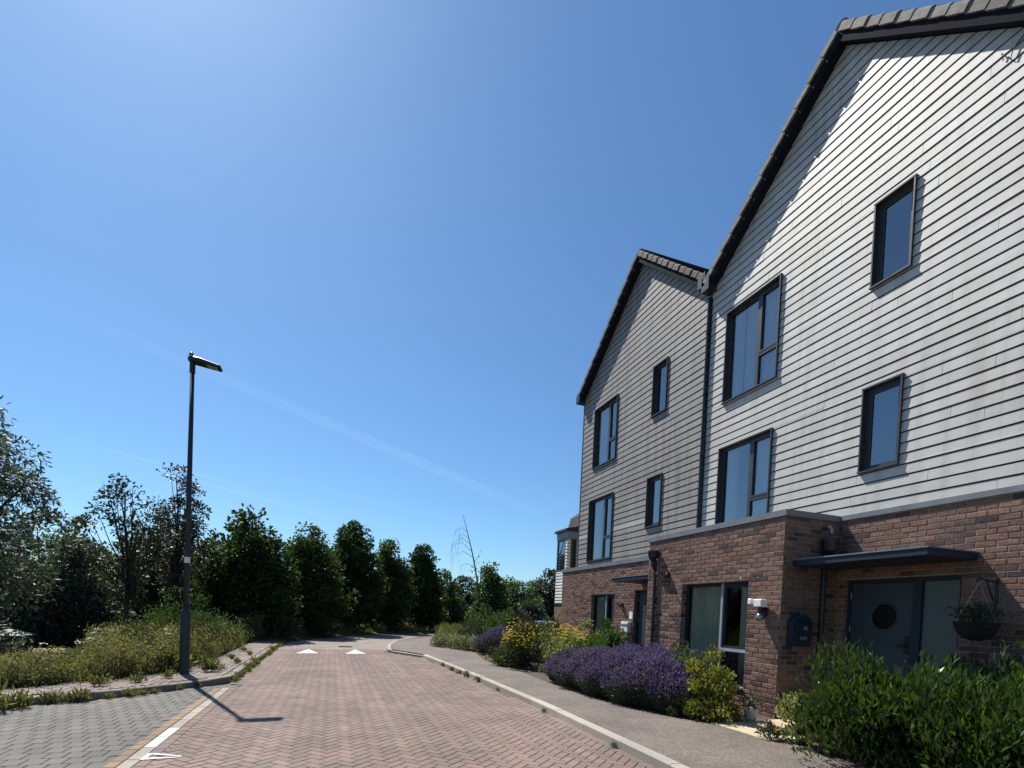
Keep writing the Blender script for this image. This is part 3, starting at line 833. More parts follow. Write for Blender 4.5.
def verge(parent, x0, peak, ylo, yhi, over=.175, capm='cap'):
    """bargeboard, soffit, tile caps and roof slopes of a gable facing -X"""
    yp, zp, sl, sr = peak            # zp: underside of the bargeboard at the ridge
    xv = x0-over
    zf = lambda y: zp-(sl*(yp-y) if y < yp else sr*(y-yp))
    b = MB()
    for ye in (ylo, yhi):
        pts = [(yp,zp), (ye,zf(ye)), (ye,zf(ye)+.15), (yp,zp+.15)]
        if ye < yp: pts = pts[::-1]
        b.xprism(pts, xv, xv+.022)
    b.build('bargeboard', M['barge'], parent)
    s = MB()
    for ye in (ylo, yhi):
        s.poly([(xv+.022,yp,zp+.02), (xv+.022,ye,zf(ye)+.02), (x0+.03,ye,zf(ye)+.02), (x0+.03,yp,zp+.02)])
    s.build('soffit', M['barge'], parent)
    c = MB(); r_core = MB()
    for ye, sgn in ((ylo,-1), (yhi,1)):
        sp = sl if sgn < 0 else sr; u = Vector((0, sgn, -sp)).normalized(); nrm = Vector((0, sgn*sp, 1)).normalized()
        tot = abs(ye-yp)*math.sqrt(1+sp*sp)+.05; n = int(tot/.315)+1; st = tot/n
        o = Vector((0, yp, zp+.142))
        for i in range(n):
            a = o+u*(st*i+.004); d = o+u*(st*(i+1)-.016)
            l0, l1 = .003, .016     # each cap rides over the next
            hh = .125
            n0 = len(c.v)
            xa = xv-.035-.006*(i % 2)
            for q, lf in ((a, l0), (d, l1)):
                for (xx, h) in ((xa-.012*(q is d), lf), (xa-.012*(q is d), hh+lf-.03), (xa+.03, hh+lf), (xa+.20, hh+lf), (xa+.20, lf)):
                    p = q+nrm*h; c.v.append((xx, p.y, p.z))
            for k in range(5):
                j = (k+1) % 5; c.f.append((n0+k, n0+j, n0+5+j, n0+5+k))
            c.f.append(tuple(n0+k for k in range(4,-1,-1))); c.f.append(tuple(n0+5+k for k in range(5)))
        for i in range(1):
            a = o+nrm*.01; d = o+u*tot+nrm*.01; n0 = len(c.v)
            for q in (a, d):
                for (xx, h) in ((xv-.012, 0), (xv-.012, hh-.003), (xv+.17, hh-.002), (xv+.17, 0)):
                    p = q+nrm*h; r_core.v.append((xx, p.y, p.z))
            m0 = len(r_core.v)-8
            for k in range(4):
                j = (k+1) % 4; r_core.f.append((m0+k, m0+j, m0+4+j, m0+4+k))
            r_core.f.append((m0,m0+3,m0+2,m0+1)); r_core.f.append((m0+4,m0+5,m0+6,m0+7))
    r_core.build('verge_bedding', M['near_black'], parent)
    c.build('verge_tile', M[capm], parent)
    r = MB()
    for ye, sgn in ((ylo,-1), (yhi,1)):
        sp = sl if sgn < 0 else sr; u = Vector((0, sgn, -sp)).normalized(); nrm = Vector((0, sgn*sp, 1)).normalized()
        tot = abs(ye-yp)*math.sqrt(1+sp*sp)+.22; n = int(tot/.33)+1; st = tot/n
        o = Vector((0, yp, zp+.142))+nrm*.10
        for i in range(n):
            a = o+u*(st*i)+nrm*.0; d = o+u*(st*(i+1)+.01)+nrm*.028; e = o+u*(st*(i+1)+.01)
            X0, X1 = xv+.12, x0+8.5
            r.poly([(X0,a.y,a.z), (X1,a.y,a.z), (X1,d.y,d.z), (X0,d.y,d.z)])
            r.poly([(X0,d.y,d.z), (X1,d.y,d.z), (X1,e.y,e.z), (X0,e.y,e.z)])
    top = zp+.142+.125/math.cos(math.atan(max(sl,sr)))-.02
    r.tube([(xv+.03,yp,top-.06), (x0+8.5,yp,top-.06)], .11, 12)
    r.build('roof', M['tile'], parent)
    for ye, sgn in ((ylo,-1), (yhi,1)):
        e = MB(); z = zf(ye); a, bb = sorted((ye-sgn*.10, ye+sgn*.13))
        e.xprism([(a,z-.02+ (0 if sgn<0 else .0)), (bb,z-.02), (bb,z+.25), (a,z+.27)], xv-.05, x0+.10)
        e.build('eaves_box', M['navy'], parent)
    for ye, sgn in ((ylo,-1), (yhi,1)):
        gt = MB(); y = ye+sgn*.19; gt.tube([(x0+.12,y,zf(ye)+.06), (x0+8.3,y,zf(ye)+.06)], .055, 10)
        gt.build('gutter', M['black'], parent)

def brick_return(mb, y, x0, x1, z0, z1, sgn):
    """wall in a plane of constant Y"""
    q = [(x0,y,z0), (x1,y,z0), (x1,y,z1), (x0,y,z1)]
    mb.poly(q if sgn < 0 else q[::-1])

def door_set(parent, x, y0, y1, z1, leaf, side, rec=.09):
    """front door with a round light, frame, hinges, handle and a frosted sidelight"""
    f = MB(); a = x+rec; z0 = GZ+.02
    fw = .05
    cuts = [y0, leaf[0], leaf[1], y1]
    f.box(a-.02, a+.06, leaf[1], y1-.003, z0, z1-.003)
    f.box(a-.02, a+.06, side[1], leaf[0], z0, z1-.003)
    f.box(a-.02, a+.06, y0+.003, side[0], z0, z1-.003)
    f.box(a-.02, a+.06, leaf[0], leaf[1], z1-.06, z1-.003)
    f.box(a-.02, a+.06, side[0], side[1], z1-.06, z1-.003)
    f.box(a-.02, a+.06, side[0], side[1], z0, z0+.06)
    f.build('door_frame', M['navy'], parent)
    cy, cz, r = (leaf[0]+leaf[1])/2-.06, 1.69, .185
    d = MB(); L0, L1, zb, zt = leaf[0]+.004, leaf[1]-.004, z0, z1-.064; n = 32
    ring = [(cy+r*math.cos(2*math.pi*k/n), cz+r*math.sin(2*math.pi*k/n)) for k in range(n)]
    def edge(k):
        t = 2*math.pi*k/n; dy, dz = math.cos(t), math.sin(t)
        s = min(((L1-cy)/dy if dy > 0 else (L0-cy)/dy) if abs(dy) > 1e-9 else 1e9, ((zt-cz)/dz if dz > 0 else (zb-cz)/dz) if abs(dz) > 1e-9 else 1e9)
        return (cy+dy*s, cz+dz*s)
    ed = [edge(k) for k in range(n)]
    corners = [(L0,zb), (L0,zt), (L1,zt), (L1,zb)]
    for k in range(n):
        j = (k+1) % n
        pts = [ring[k], ring[j], ed[j]]
        for cc in corners:
            t = math.atan2(cc[1]-cz, cc[0]-cy) % (2*math.pi)
            if 2*math.pi*k/n < t < 2*math.pi*(k+1)/n: pts.append(cc)
        pts.append(ed[k])
        d.poly([(a+.01, p[0], p[1]) for p in pts])
        d.poly([(a+.01,*ring[k]), (a+.05,*ring[k]), (a+.05,*ring[j]), (a+.01,*ring[j])])
    dr = d.build('door', M['door'], parent)
    rg = MB(); rg.tube([(a+.008, cy+(r+.006)*math.cos(2*math.pi*k/n), cz+(r+.006)*math.sin(2*math.pi*k/n)) for k in range(n+1)], .014, 8, False)
    rg.build('round_window_ring', M['door'], dr)
    MB().poly([(a+.035, p[0], p[1]) for p in ring]).build('round_pane', M['dark_glass'], dr)
    MB().poly([(a+.3, p[0]*1.0, p[1]) for p in [(L0,zb), (L0,zt), (L1,zt), (L1,zb)]]).build('hall_interior', M['dark'], dr)
    h = MB(); hy = leaf[0]+.06
    h.bbox(a-.008, a+.012, hy-.03, hy+.03, 1.18, 1.42, .004); h.bbox(a-.055, a-.035, hy-.012, hy+.12, 1.27, 1.30, .004); h.box(a-.04, a-.005, hy-.01, hy+.01, 1.275, 1.295)
    h.build('handle', M['black'], dr)
    MB().tube([(a+.012,hy,1.08), (a-.004,hy,1.08)], .018, 14).build('lock', M['steel'], dr)
    for z in (.45, 1.45, 1.95): MB().tube([(a+.0, leaf[1]+.002, z), (a+.0, leaf[1]+.002, z+.10)], .009, 8).build('hinge', M['steel'], dr)
    MB().poly([(a+.02,side[0],z0+.06), (a+.02,side[0],z1-.06), (a+.02,side[1],z1-.06), (a+.02,side[1],z0+.06)]).build('sidelight', M['frost'], parent)

def canopy(parent, x0, x1, y0, y1, z0):
    m = MB(); m.bbox(x0, x1, y0, y1, z0, z0+.085, .004)
    c = m.build('canopy', M['navy'], parent)
    MB().box(x0-.012, x1, y0-.012, y1, z0+.087, z0+.105).build('flashing', M['flash'], c)
    return c

def weep(parent, x, ys, z):
    for y in ys:
        MB().box(x-.004, x+.01, y-.006, y+.006, z, z+.065).build('weep_vent', M['white'], parent)

def downpipe(parent, x, y, z0, z1, hopper=False, r=.036):
    m = MB()
    m.tube([(x-.05,y,z0), (x-.05,y,z1)], r, 12)
    zz = z0+.5
    while zz < z1-.2:
        m.tube([(x-.05,y,zz), (x-.05,y,zz+.05)], r+.008, 12); m.box(x-.05, x-.003, y-.055, y+.055, zz+.01, zz+.035); zz += 1.3
    if hopper:
        m.lathe([(.045,z1-.02), (.095,z1+.05), (.115,z1+.16), (.115,z1+.19)], x-.12, y, 14)
        m.tube([(x-.12,y,z1-.12), (x-.12,y,z1)], .04, 10); m.tube([(x-.05,y,z1-.22), (x-.12,y,z1-.10)], .036, 10)
    return m.build('downpipe', M['black'], parent, smooth=False)

# ---- near house: white boards over brick, with the flat-roofed brick bay
H1 = thing('terraced_house', 'nearest tall house with white weatherboard gable over a projecting brick bay and porch', 'house', (C1, 6.45, GZ))
PK1 = (6.50, 10.77, .897, .775)
yA, yB = 3.45, 9.43
winA = (5.245,5.83,6.575,7.78); winB = (5.26,5.85,3.85,5.07); winC = (7.54,8.92,5.99,7.79); winD = (7.56,8.94,3.26,5.05)
PKc = (6.50, 10.77, .897, .775)
COP1 = 3.235
cb = MB(); cladding(cb, C1, yA, yB, COP1-.06, 3.374, .1507, PKc, [winA, winB, winC, winD]); cb.build('weatherboard_cladding', M['white_board'], H1)
cb = MB(); cladding(cb, C1+.012, yA, yB, COP1-.06, 3.0, 20., PKc, [winA, winB, winC, winD], 0., 1e9); cb.build('shadow_line_backing', M['near_black'], H1)
verge(H1, C1, PK1, 3.30, 9.40)
window(H1, C1, *winA); window(H1, C1, *winB)
window(H1, C1, *winC, layout='double', curtains=((0.,.38), (.40,.72), (.75,1.)))
window(H1, C1, *winD, layout='double', curtains=((.02,.40), (.72,.98)))
bw = MB()
dh = (4.39,5.98,GZ,2.24)
mo = MB()
wall_x(mo, C1, yA, 6.13, GZ-.1, COP1-.07, [dh], .10, bw)
ww = (6.80,8.50,.42,2.20)
wall_x(mo, WX, 6.13, 9.68, GZ-.1, COP1-.09, [ww], .11, bw)
brick_return(mo, 6.13, WX, C1, GZ-.1, COP1-.09, -1); mo.build('mortar', M['mortar'], H1)
b1 = MB()
brickwork(b1, lambda u, z, d: (C1-d, u, z), yA, 6.128, GZ-.1, COP1-.075, [dh], 1)
brickwork(b1, lambda u, z, d: (WX-d, u, z), 6.128, 9.68, GZ-.1, COP1-.092, [ww], 2)
brickwork(b1, lambda u, z, d: (u, 6.13-d, z), WX-.003, C1, GZ-.1, COP1-.092, [], 3)
b1.build('brickwork', M['onebrick'], H1)
brick_return(bw, 9.68, WX, C1, GZ-.1, COP1-.09, 1)
brick_return(bw, yA, C1, C1+8.4, GZ-.1, 8.2, -1)
bw.build('brick_wall', M['brick'], H1)
cp = MB()
cp.box(C1-.03, C1+.02, yA, 6.10, COP1-.075, COP1)          # cap along the wall
cp.box(WX-.03, C1-.012, 6.10, 9.71, COP1-.09, COP1+.002)   # flat roof of the bay with its edge trim
cp.build('coping', M['flash'], H1)
window(H1, WX, *ww, proud=0, layout='double', curtains=((.45,.98), (.05,.22)), cmat='green_curtain', rec=.10)
door_set(H1, C1, 4.39, 5.98, 2.24, (5.02,5.93), (4.45,4.90))
canopy(H1, 6.55, C1+.0-.002, 4.235, 6.127, 2.40)
weep(H1, WX, (6.62, 6.99, 7.44, 7.89, 8.34), 2.215)
downpipe(H1, C1-.0, 9.46, COP1+.02, 8.42)
downpipe(H1, WX, 9.36, GZ+.02, 2.74, True)
# pipe and hopper in the corner behind the porch
m = MB(); m.tube([(7.12,6.07,GZ), (7.12,6.07,2.62)], .036, 12)
m.lathe([(.05,2.60), (.10,2.66), (.12,2.80), (.12,2.84)], 7.12, 6.00, 14)
m.build('downpipe', M['black'], H1)
m = MB(); m.tube([(7.12,6.13,3.02), (7.12,6.02,3.02), (7.12,5.99,2.98), (7.12,5.985,2.90)], .032, 12); m.build('rain_spout', M['steel'], H1, smooth=True)
cr = MB(); cr.box(C1-.022, C1-.010, yB-.03, yB, COP1, 8.4); cr.build('corner_trim', M['near_black'], H1)
# loose cable high on the gable
m = MB(); m.tube([(C1-.02,4.30,8.42), (C1-.03,4.32,8.52), (C1-.03,4.26,8.41), (C1-.03,4.22,8.36), (C1-.03,4.205,8.44), (C1-.02,4.16,8.50), (C1-.02,3.9,8.66)], .006, 6); m.build('cable', M['black'], H1)

# ---- second house: grey boards over brick
H2 = thing('terraced_house', 'second house along, narrow grey weatherboard gable over brick beyond the white one', 'house', (C1, 12.4, GZ))
PK2 = (12.25, 10.86, .82, .78)
y2, y3, y4 = 9.46, 15.40, 16.46
w2 = [(10.90,11.50,6.59,7.81), (10.92,11.54,3.83,5.04), (13.23,14.60,6.05,7.81), (13.25,14.70,3.22,5.06)]
COP2 = 3.09
cb = MB(); cladding(cb, C1, y2, y3, COP2-.05, 3.499, .1541, PK2, w2, skip=(3.96,4.10,11.54,16)); cb.build('weatherboard_cladding', M['grey_board'], H2)
for lo, hi in ((11.54,13.25), (14.70,16)):
    cb = MB(); cladding(cb, C1, y2, y3, COP2-.05, 3.499, .1541, PK2, w2, only=(3.96,4.10,lo,hi)); cb.build('pale_replacement_board', M['pale_board'], H2)
cb = MB(); cladding(cb, C1+.012, y2, y3, COP2-.05, 2.9, 20., PK2, w2, 0., 1e9); cb.build('shadow_line_backing', M['near_black'], H2)
verge(H2, C1, PK2, 9.56, 15.45, capm='cap_brown')
window(H2, C1, *w2[0], curtains=((.0,.45),)); window(H2, C1, *w2[1], curtains=((.5,.98),))
window(H2, C1, *w2[2], layout='double', curtains=((.45,.98),)); window(H2, C1, *w2[3], layout='double', curtains=((.42,.60), (.68,.98)))
bw = MB(); g2 = (12.90,14.26,1.0,2.17); d2 = (9.95,11.87,GZ,2.24)
mo = MB(); wall_x(mo, C1-.02, 9.68, y4, GZ-.1, COP2-.10, [g2, d2], .10, bw); mo.build('mortar', M['mortar'], H2)
b2 = MB(); brickwork(b2, lambda u, z, d: (C1-.02-d, u, z), 9.69, y4, GZ-.1, COP2-.11, [g2, d2], 4); b2.build('brickwork', M['onebrick'], H2)
brick_return(bw, y4, C1-.02, C1+8.4, GZ-.1, COP2-.10, 1)
bw.build('brick_wall', M['brick'], H2)
sd = MB(); sd.poly([(C1,y3,COP2), (C1,y3,8.4), (C1+8.4,y3,8.4), (C1+8.4,y3,COP2)]); sd.build('side_wall', M['grey_board'], H2)
cp = MB(); cp.box(C1-.055, C1+.0-.014, 9.72, y4+.03, COP2-.11, COP2); cp.box(C1-.014, C1+8.4, y3+.004, y4+.03, COP2-.11, COP2-.003); cp.build('coping', M['flash'], H2)
window(H2, C1-.02, *g2, proud=0, layout='double', curtains=((.05,.35), (.5,.98)), cmat='green_curtain', rec=.08)
door_set(H2, C1-.02, 9.95, 11.87, 2.24, (10.90,11.80), (10.05,10.80))
canopy(H2, 6.55, C1-.022, 9.69, 11.58, 2.40)
weep(H2, C1-.02, (12.72, 14.10), 2.19)
MB().box(C1-.018, C1-.011, y3-.02, y3+.012, COP2, 8.36).build('corner_trim', M['frame'], H2)

# ---- far house beyond the bend of the terrace
F = 20.
H3 = thing('rendered_house', 'small far house with cream boards, corner window and sloping dark roof past the terrace', 'house', (10.2, 20.5, GZ))
fx, fy, fd = .459*F, F, 1.05
top0 = 5.05
fm = MB()
def boards_face(mb, p, q, z0, z1, st=.13, lip=.014):
    p = Vector((*p,0)); q = Vector((*q,0)); d = (q-p).normalized(); nn = Vector((d.y,-d.x,0))
    z = z0
    while z < z1-1e-4:
        zz = min(z+st, z1); a = nn*lip
        mb.poly([(p.x+a.x,p.y+a.y,z), (q.x+a.x,q.y+a.y,z), (q.x,q.y,zz-.02), (p.x,p.y,zz-.02)])  # gap shows the dark backing as a painted shadow line
        mb.poly([(p.x,p.y,z-.001), (q.x,q.y,z-.001), (q.x+a.x,q.y+a.y,z), (p.x+a.x,p.y+a.y,z)]); z = zz
zb = 2.05; xw = fx+.15
boards_face(fm, (fx,fy+fd), (fx,fy), zb, 3.40); boards_face(fm, (fx,fy), (fx+5,fy), zb, 3.25)
boards_face(fm, (fx,fy), (xw,fy), 3.25, 4.75); boards_face(fm, (xw+.26,fy), (fx+5,fy), 3.25, 4.75); boards_face(fm, (fx,fy+.16), (fx,fy), 3.40, 4.75)
boards_face(fm, (fx+5,fy+fd), (fx,fy+fd), zb, 4.75)
fm.build('weatherboard_cladding', M['far_board'], H3)
MB().poly([(fx+.004,fy+.006,zb), (fx+.004,fy+.006,4.75), (fx+5,fy+.006,4.75), (fx+5,fy+.006,zb)]).build('shadow_line_backing', M['near_black'], H3)
m = MB(); m.box(fx-.03, fx+5, fy-.03, fy+fd+.03, 4.75, top0); m.build('fascia', M['flash'], H3)
def roof_prism(pts, ya, yb):
    m = MB(); n0 = len(pts)
    m.v = [(x,ya,z) for x, z in pts]+[(x,yb,z) for x, z in pts]
    m.f = [tuple(range(n0)), tuple(range(2*n0-1,n0-1,-1))]+[(i,n0+i,n0+(i+1) % n0,(i+1) % n0) for i in range(n0)]
    return m
roof_prism([(fx-.12,top0+.004), (fx-.12,top0+.10), (fx+.30,top0+.19), (fx+.50,top0+.30), (fx+.62,top0+.75), (fx+2.4,top0+2.1), (fx+4.2,top0+.6), (fx+4.9,top0+.004)], fy-.10, fy+fd+.08).build('roof', M['near_black'], H3)
m = MB(); m.box(fx-.01, fx+5, fy-.01, fy+fd+.01, GZ-.15, zb-.1); m.box(fx+2.8, fx+5, fy+fd+.02, fy+5.8, GZ-.15, top0-.01); m.build('brick_wall', M['brick'], H3)
roof_prism([(fx+2.7,top0), (fx+4,top0+1.6), (fx+5.3,top0)], fy+fd+.1, fy+6).build('roof', M['tile'], H3)
m = MB(); m.box(fx-.03, fx+5, fy-.03, fy+fd+.03, zb-.1, zb); m.build('plinth_trim', M['navy'], H3)
m = MB(); y0 = fy+.16
for zz in (3.40, 4.05, 4.68): m.box(fx, fx+.06, y0, fy+fd, zz, zz+.07)
for yy in (0., fd-.24): m.box(fx-.004, fx+.056, y0+yy, y0+yy+.08, 3.402, 4.748)
w3 = m.build('window', M['frame'], H3)
MB().poly([(fx+.03,y0,3.45), (fx+.03,y0,4.7), (fx+.03,fy+fd,4.7), (fx+.03,fy+fd,3.45)]).build('pane', M['glass'], w3)
m = MB()
m.box(xw, xw+.06, fy-.05, fy+.02, 3.25, 4.75); m.box(xw+.21, xw+.26, fy-.05, fy+.02, 3.25, 4.75); m.box(xw+.06, xw+.21, fy-.05, fy+.02, 3.25, 3.31); m.box(xw+.06, xw+.21, fy-.05, fy+.02, 4.69, 4.75)
w4 = m.build('window', M['frame'], H3)
MB().poly([(xw+.06,fy-.03,3.31), (xw+.21,fy-.03,3.31), (xw+.21,fy-.03,4.69), (xw+.06,fy-.03,4.69)]).build('pane', M['dark_glass'], w4)
MB().box(fx+.09, fx+.10, fy+.3, fy+fd-.1, 3.3, 4.7).build('blind', M['curtain'], w3)

# ------------------------------------------------------------------ things fixed to the houses
t = thing('security_light', 'white security floodlight with round sensor on the brick corner beside the bay window', 'light', (WX, 6.46, 1.75))
m = MB(); m.bbox(WX-.18, WX-.05, 6.34, 6.50, 1.77, 1.89, .012); m.build('housing', M['white'], t)
m = MB(); m.bbox(WX-.18, WX-.08, 6.545, 6.625, 1.81, 1.90, .010); m.box(WX-.14, WX-.11, 6.495, 6.55, 1.84, 1.87); m.build('lamp_head', M['white'], t)
m = MB(); m.lathe([(.03,1.55), (.05,1.575), (.06,1.61), (.045,1.655), (.03,1.67)], WX-.11, 6.42, 16); m.build('sensor', M['steel'], t, smooth=True)
m = MB(); m.tube([(WX-.11,6.42,1.67), (WX-.11,6.42,1.78)], .032, 12); m.tube([(WX-.12,6.42,1.76), (WX-.012,6.42,1.71)], .03, 10); m.bbox(WX-.024, WX-.008, 6.36, 6.48, 1.64, 1.78, .004); m.build('bracket', M['black'], t)

def text_mesh(s, size, loc, name, parent, mat):
    cu = bpy.data.curves.new(name, 'FONT'); cu.body = s; cu.size = size; cu.extrude = .0012; cu.align_x = 'CENTER'
    o = bpy.data.objects.new(name, cu); COL.objects.link(o)
    bpy.context.view_layer.update()
    me = bpy.data.meshes.new_from_object(o.evaluated_get(bpy.context.evaluated_depsgraph_get()))
    bpy.data.objects.remove(o); me.name = name
    me.transform(Matrix.Translation(Vector(loc)-Vector(ROOTLOC[parent.name])) @ Matrix.Rotation(R(90), 4, 'X'))
    me.materials.clear(); return _link(name, me, mat, parent, ROOTLOC[parent.name])

t = thing('post_box', 'dark blue wall post box lettered POST on the shaded side of the brick bay', 'post box', (6.68, 6.13, 1.2))
m = MB(); n = 12
prof = [(6.50,1.20), (6.86,1.20), (6.86,1.56)]+[(6.68+.18*math.cos(math.pi*k/n), 1.56+.11*math.sin(math.pi*k/n)) for k in range(1,n)]+[(6.50,1.56)]
k0 = len(m.v); q = len(prof)
m.v += [(x,6.0,z) for x, z in prof]+[(x,6.127,z) for x, z in prof]
m.f.append(tuple(range(q))); m.f.append(tuple(range(2*q-1,q-1,-1)))
for i in range(q): m.f.append((i, q+i, q+(i+1) % q, (i+1) % q))
m.build('box', M['navy'], t)
MB().bbox(6.535, 6.825, 5.988, 6.0, 1.24, 1.54, .003).build('front_flap', M['navy'], t)
text_mesh('10', .085, (6.71, 5.986, 1.44), 'number', t, M['trim'])
text_mesh('POST', .062, (6.69, 5.986, 1.30), 'lettering', t, M['trim'])

t = thing('hanging_basket', 'dark hanging basket of leaves beside the sidelight of the nearest porch', 'hanging basket', (7.12, 4.0, 1.4))
m = MB(); m.lathe([(.05,1.42), (.13,1.45), (.19,1.53), (.215,1.62), (.22,1.64)], 7.12, 4.02, 20); m.build('bowl', M['basket'], t, smooth=True)
m = MB()
for k in range(3):
    a = 2*math.pi*k/3+.4; m.tube([(7.12+.2*math.cos(a),4.02+.2*math.sin(a),1.64), (7.12,4.02,2.10)], .004, 5)
m.build('chain', M['steel'], t)
m = MB(); m.tube([(7.445,4.02,2.12), (7.10,4.02,2.15), (7.08,4.02,2.11)], .010, 8); m.tube([(7.445,4.02,1.82), (7.25,4.02,2.13)], .008, 8); m.box(7.438, 7.448, 4.0, 4.04, 1.80, 2.16); m.build('bracket', M['black'], t)
rng = np.random.default_rng(5); P = rng.normal(size=(420,3))*np.array([.10,.10,.07])+np.array([7.12,4.02,1.72])
build_np('foliage', leaf_quads(P, rng.normal(size=P.shape)+np.array([0,0,.5]), .05, .03, rng), M['leaf_hyper'], t)

t = thing('letter_box', 'pale grey letter box on brick between the second front door and its window', 'letter box', (7.43, 12.1, 1.2))
m = MB(); m.bbox(7.31, 7.427, 11.96, 12.30, 1.14, 1.42, .01); m.build('box', M['white'], t)
m = MB(); m.bbox(7.295, 7.31, 11.98, 12.28, 1.33, 1.36, .003); m.build('flap', M['flash'], t)
o = MB().bbox(7.41, 7.428, 11.90, 12.07, 1.50, 1.68, .004).build('name_plate', M['white'], loc=(7.43,11.98,1.5)); tag(o, 'small pale square plate on brick above the letter box', 'plate')
def wall_bracket(y, x, z, label):
    b = MB(); b.box(x-.012, x-.001, y-.02, y+.02, z-.18, z+.06); b.tube([(x-.006,y,z+.03), (x-.30,y,z+.05), (x-.32,y,z+.01)], .010, 8); b.tube([(x-.006,y,z-.15), (x-.2,y,z+.04)], .008, 8)
    b.lathe([(.02,z-.05), (.045,z-.02), (.05,z+.02), (.03,z+.05)], x-.06, y, 12)
    return tag(b.build('wall_bracket', M['black'], loc=(x,y,z)), label, 'bracket')
wall_bracket(8.93, WX, 2.40, 'black iron bracket on the brick bay right of the downpipe')
wall_bracket(12.42, C1-.02, 1.86, 'black iron bracket on brick right of the second house window')

# ------------------------------------------------------------------ street furniture
LX, LY = -2.61, 11.33
t = thing('street_lamp', 'tall grey street lamp with flat lantern at the path corner beside the parking bay', 'street lamp', (LX, LY, GZ))
m = MB(); m.tube([(LX,LY,GZ-.05), (LX,LY,1.28), (LX,LY,1.34)], [.085,.085,.052], 16); m.build('base_column', M['post'], t, smooth=False)
m = MB(); m.tube([(LX,LY,1.32), (LX,LY,5.86)], [.052,.036], 14); m.build('column', M['post'], t, smooth=True)
m = MB(); m.tube([(LX,LY,5.72), (LX,LY,5.95)], .048, 14); m.build('spigot', M['black'], t)
hz = 5.93
sec = [(-.07,.05,.01,.07), (-.02,.085,-.01,.09), (.10,.10,-.02,.08), (.22,.115,-.03,.05), (.45,.115,-.055,.00), (.48,.10,-.055,-.015)]
m = MB(); rings = []
for (dx, hw, z0, z1) in sec:
    rings.append(len(m.v)); m.v += [(LX+dx,LY-hw,hz+z0), (LX+dx,LY+hw,hz+z0), (LX+dx,LY+hw,hz+z1-.02), (LX+dx,LY+hw*.7,hz+z1), (LX+dx,LY-hw*.7,hz+z1), (LX+dx,LY-hw,hz+z1-.02)]
for a, b in zip(rings, rings[1:]):
    for k in range(6):
        j = (k+1) % 6; m.f.append((a+k, a+j, b+j, b+k))
m.f.append(tuple(rings[0]+k for k in range(5,-1,-1))); m.f.append(tuple(rings[-1]+k for k in range(6)))
ln = m.build('lantern', M['black'], t)
MB().poly([(LX+.24,LY-.085,hz-.036), (LX+.24,LY+.085,hz-.036), (LX+.42,LY+.085,hz-.056), (LX+.42,LY-.085,hz-.056)]).build('lens', M['lens'], ln)
m = MB(); m.lathe([(.04,hz+.09), (.045,hz+.13), (.03,hz+.165), (.012,hz+.175)], LX-.02, LY, 14); m.build('photocell', M['steel'], ln, smooth=True)
m = MB(); m.tube([(LX,LY,2.19), (LX,LY,2.30)], .050, 14, False); m.build('sticker', M['white'], t)
m = MB(); m.tube([(LX,LY,2.31), (LX,LY,2.46)], .0495, 14, False); m.build('number_plate', M['black'], t)

FX, FY = 11.0, 40.
t = thing('street_lamp', 'distant street lamp head showing above the trees beside the bare birch', 'street lamp', (FX, FY, GZ))
m = MB(); m.tube([(FX,FY,0), (FX,FY,5.0)], [.08,.045], 10); m.build('column', M['post'], t)
m = MB(); m.bbox(FX-.05, FX+.62, FY-.12, FY+.12, 4.98, 5.10, .02); m.build('lantern', M['black'], t)

def picnic_table(loc, rz, label):
    t = thing('picnic_table', label, 'picnic table', loc); x, y, z = loc
    ca, sa = math.cos(rz), math.sin(rz)
    def bx(mb, a, b, c, d, e, f):
        n0 = len(mb.v); mb.box(a,b,c,d,e,f)
        for i in range(n0, len(mb.v)):
            u, v, w_ = mb.v[i]; mb.v[i] = (x+u*ca-v*sa, y+u*sa+v*ca, z+w_)
    m = MB()
    for k in range(5): bx(m, -.85,.85, -.36+.148*k,-.36+.148*k+.135, .70,.745)
    m.build('tabletop', M['wood'], t)
    for s in (-1, 1):
        m = MB(); bx(m, -.85,.85, s*.66-.12,s*.66+.12, .42,.46); m.build('seat', M['wood'], t)
        m = MB(); bx(m, s*.62-.03,s*.62+.03, -.72,.72, .36,.42); bx(m, s*.62-.03,s*.62+.03, -.34,.34, .63,.70)
        for q in (-1, 1): bx(m, s*.62-.035,s*.62+.035, q*.38-.05,q*.38+.05, 0,.68)
        m.build('leg', M['wood'], t)
    return t
picnic_table((-7.85,19.0,float(gz(-7.85,19.0))+.05), 1.96, 'dark wooden picnic table half sunk in the long meadow grass')
t = thing('garden_shelter', 'low dark shelter with pale blue pyramid roof at the left edge of the meadow', 'shelter', (-10.15, 22., float(gz(-10.15,22.))))
m = MB(); cx, cy, s, z0, z1 = -10.2, 22., .54, .08, .27
for k in range(4):
    a, b = [(-1,-1),(1,-1),(1,1),(-1,1)][k], [(1,-1),(1,1),(-1,1),(-1,-1)][k]
    m.poly([(cx+a[0]*s,cy+a[1]*s,z0), (cx+b[0]*s,cy+b[1]*s,z0), (cx,cy,z1)])
m.box(cx-s, cx+s, cy-s, cy+s, z0-.03, z0-.002)
m.build('roof', M['canvas'], t)
for a in (-1, 1):
    for b in (-1, 1): MB().box(cx+a*.44-.04, cx+a*.44+.04, cy+b*.44-.04, cy+b*.44+.04, -1.1, z0-.03).build('post', M['wood'], t)
MB().box(cx-.38, cx+.38, cy-.38, cy+.38, -1.1, -.30).build('bin_box', M['black'], t)
MB().box(cx-.30, cx+.34, cy-.45, cy-.40, -.24, -.19).build('shelf', M['white'], t)

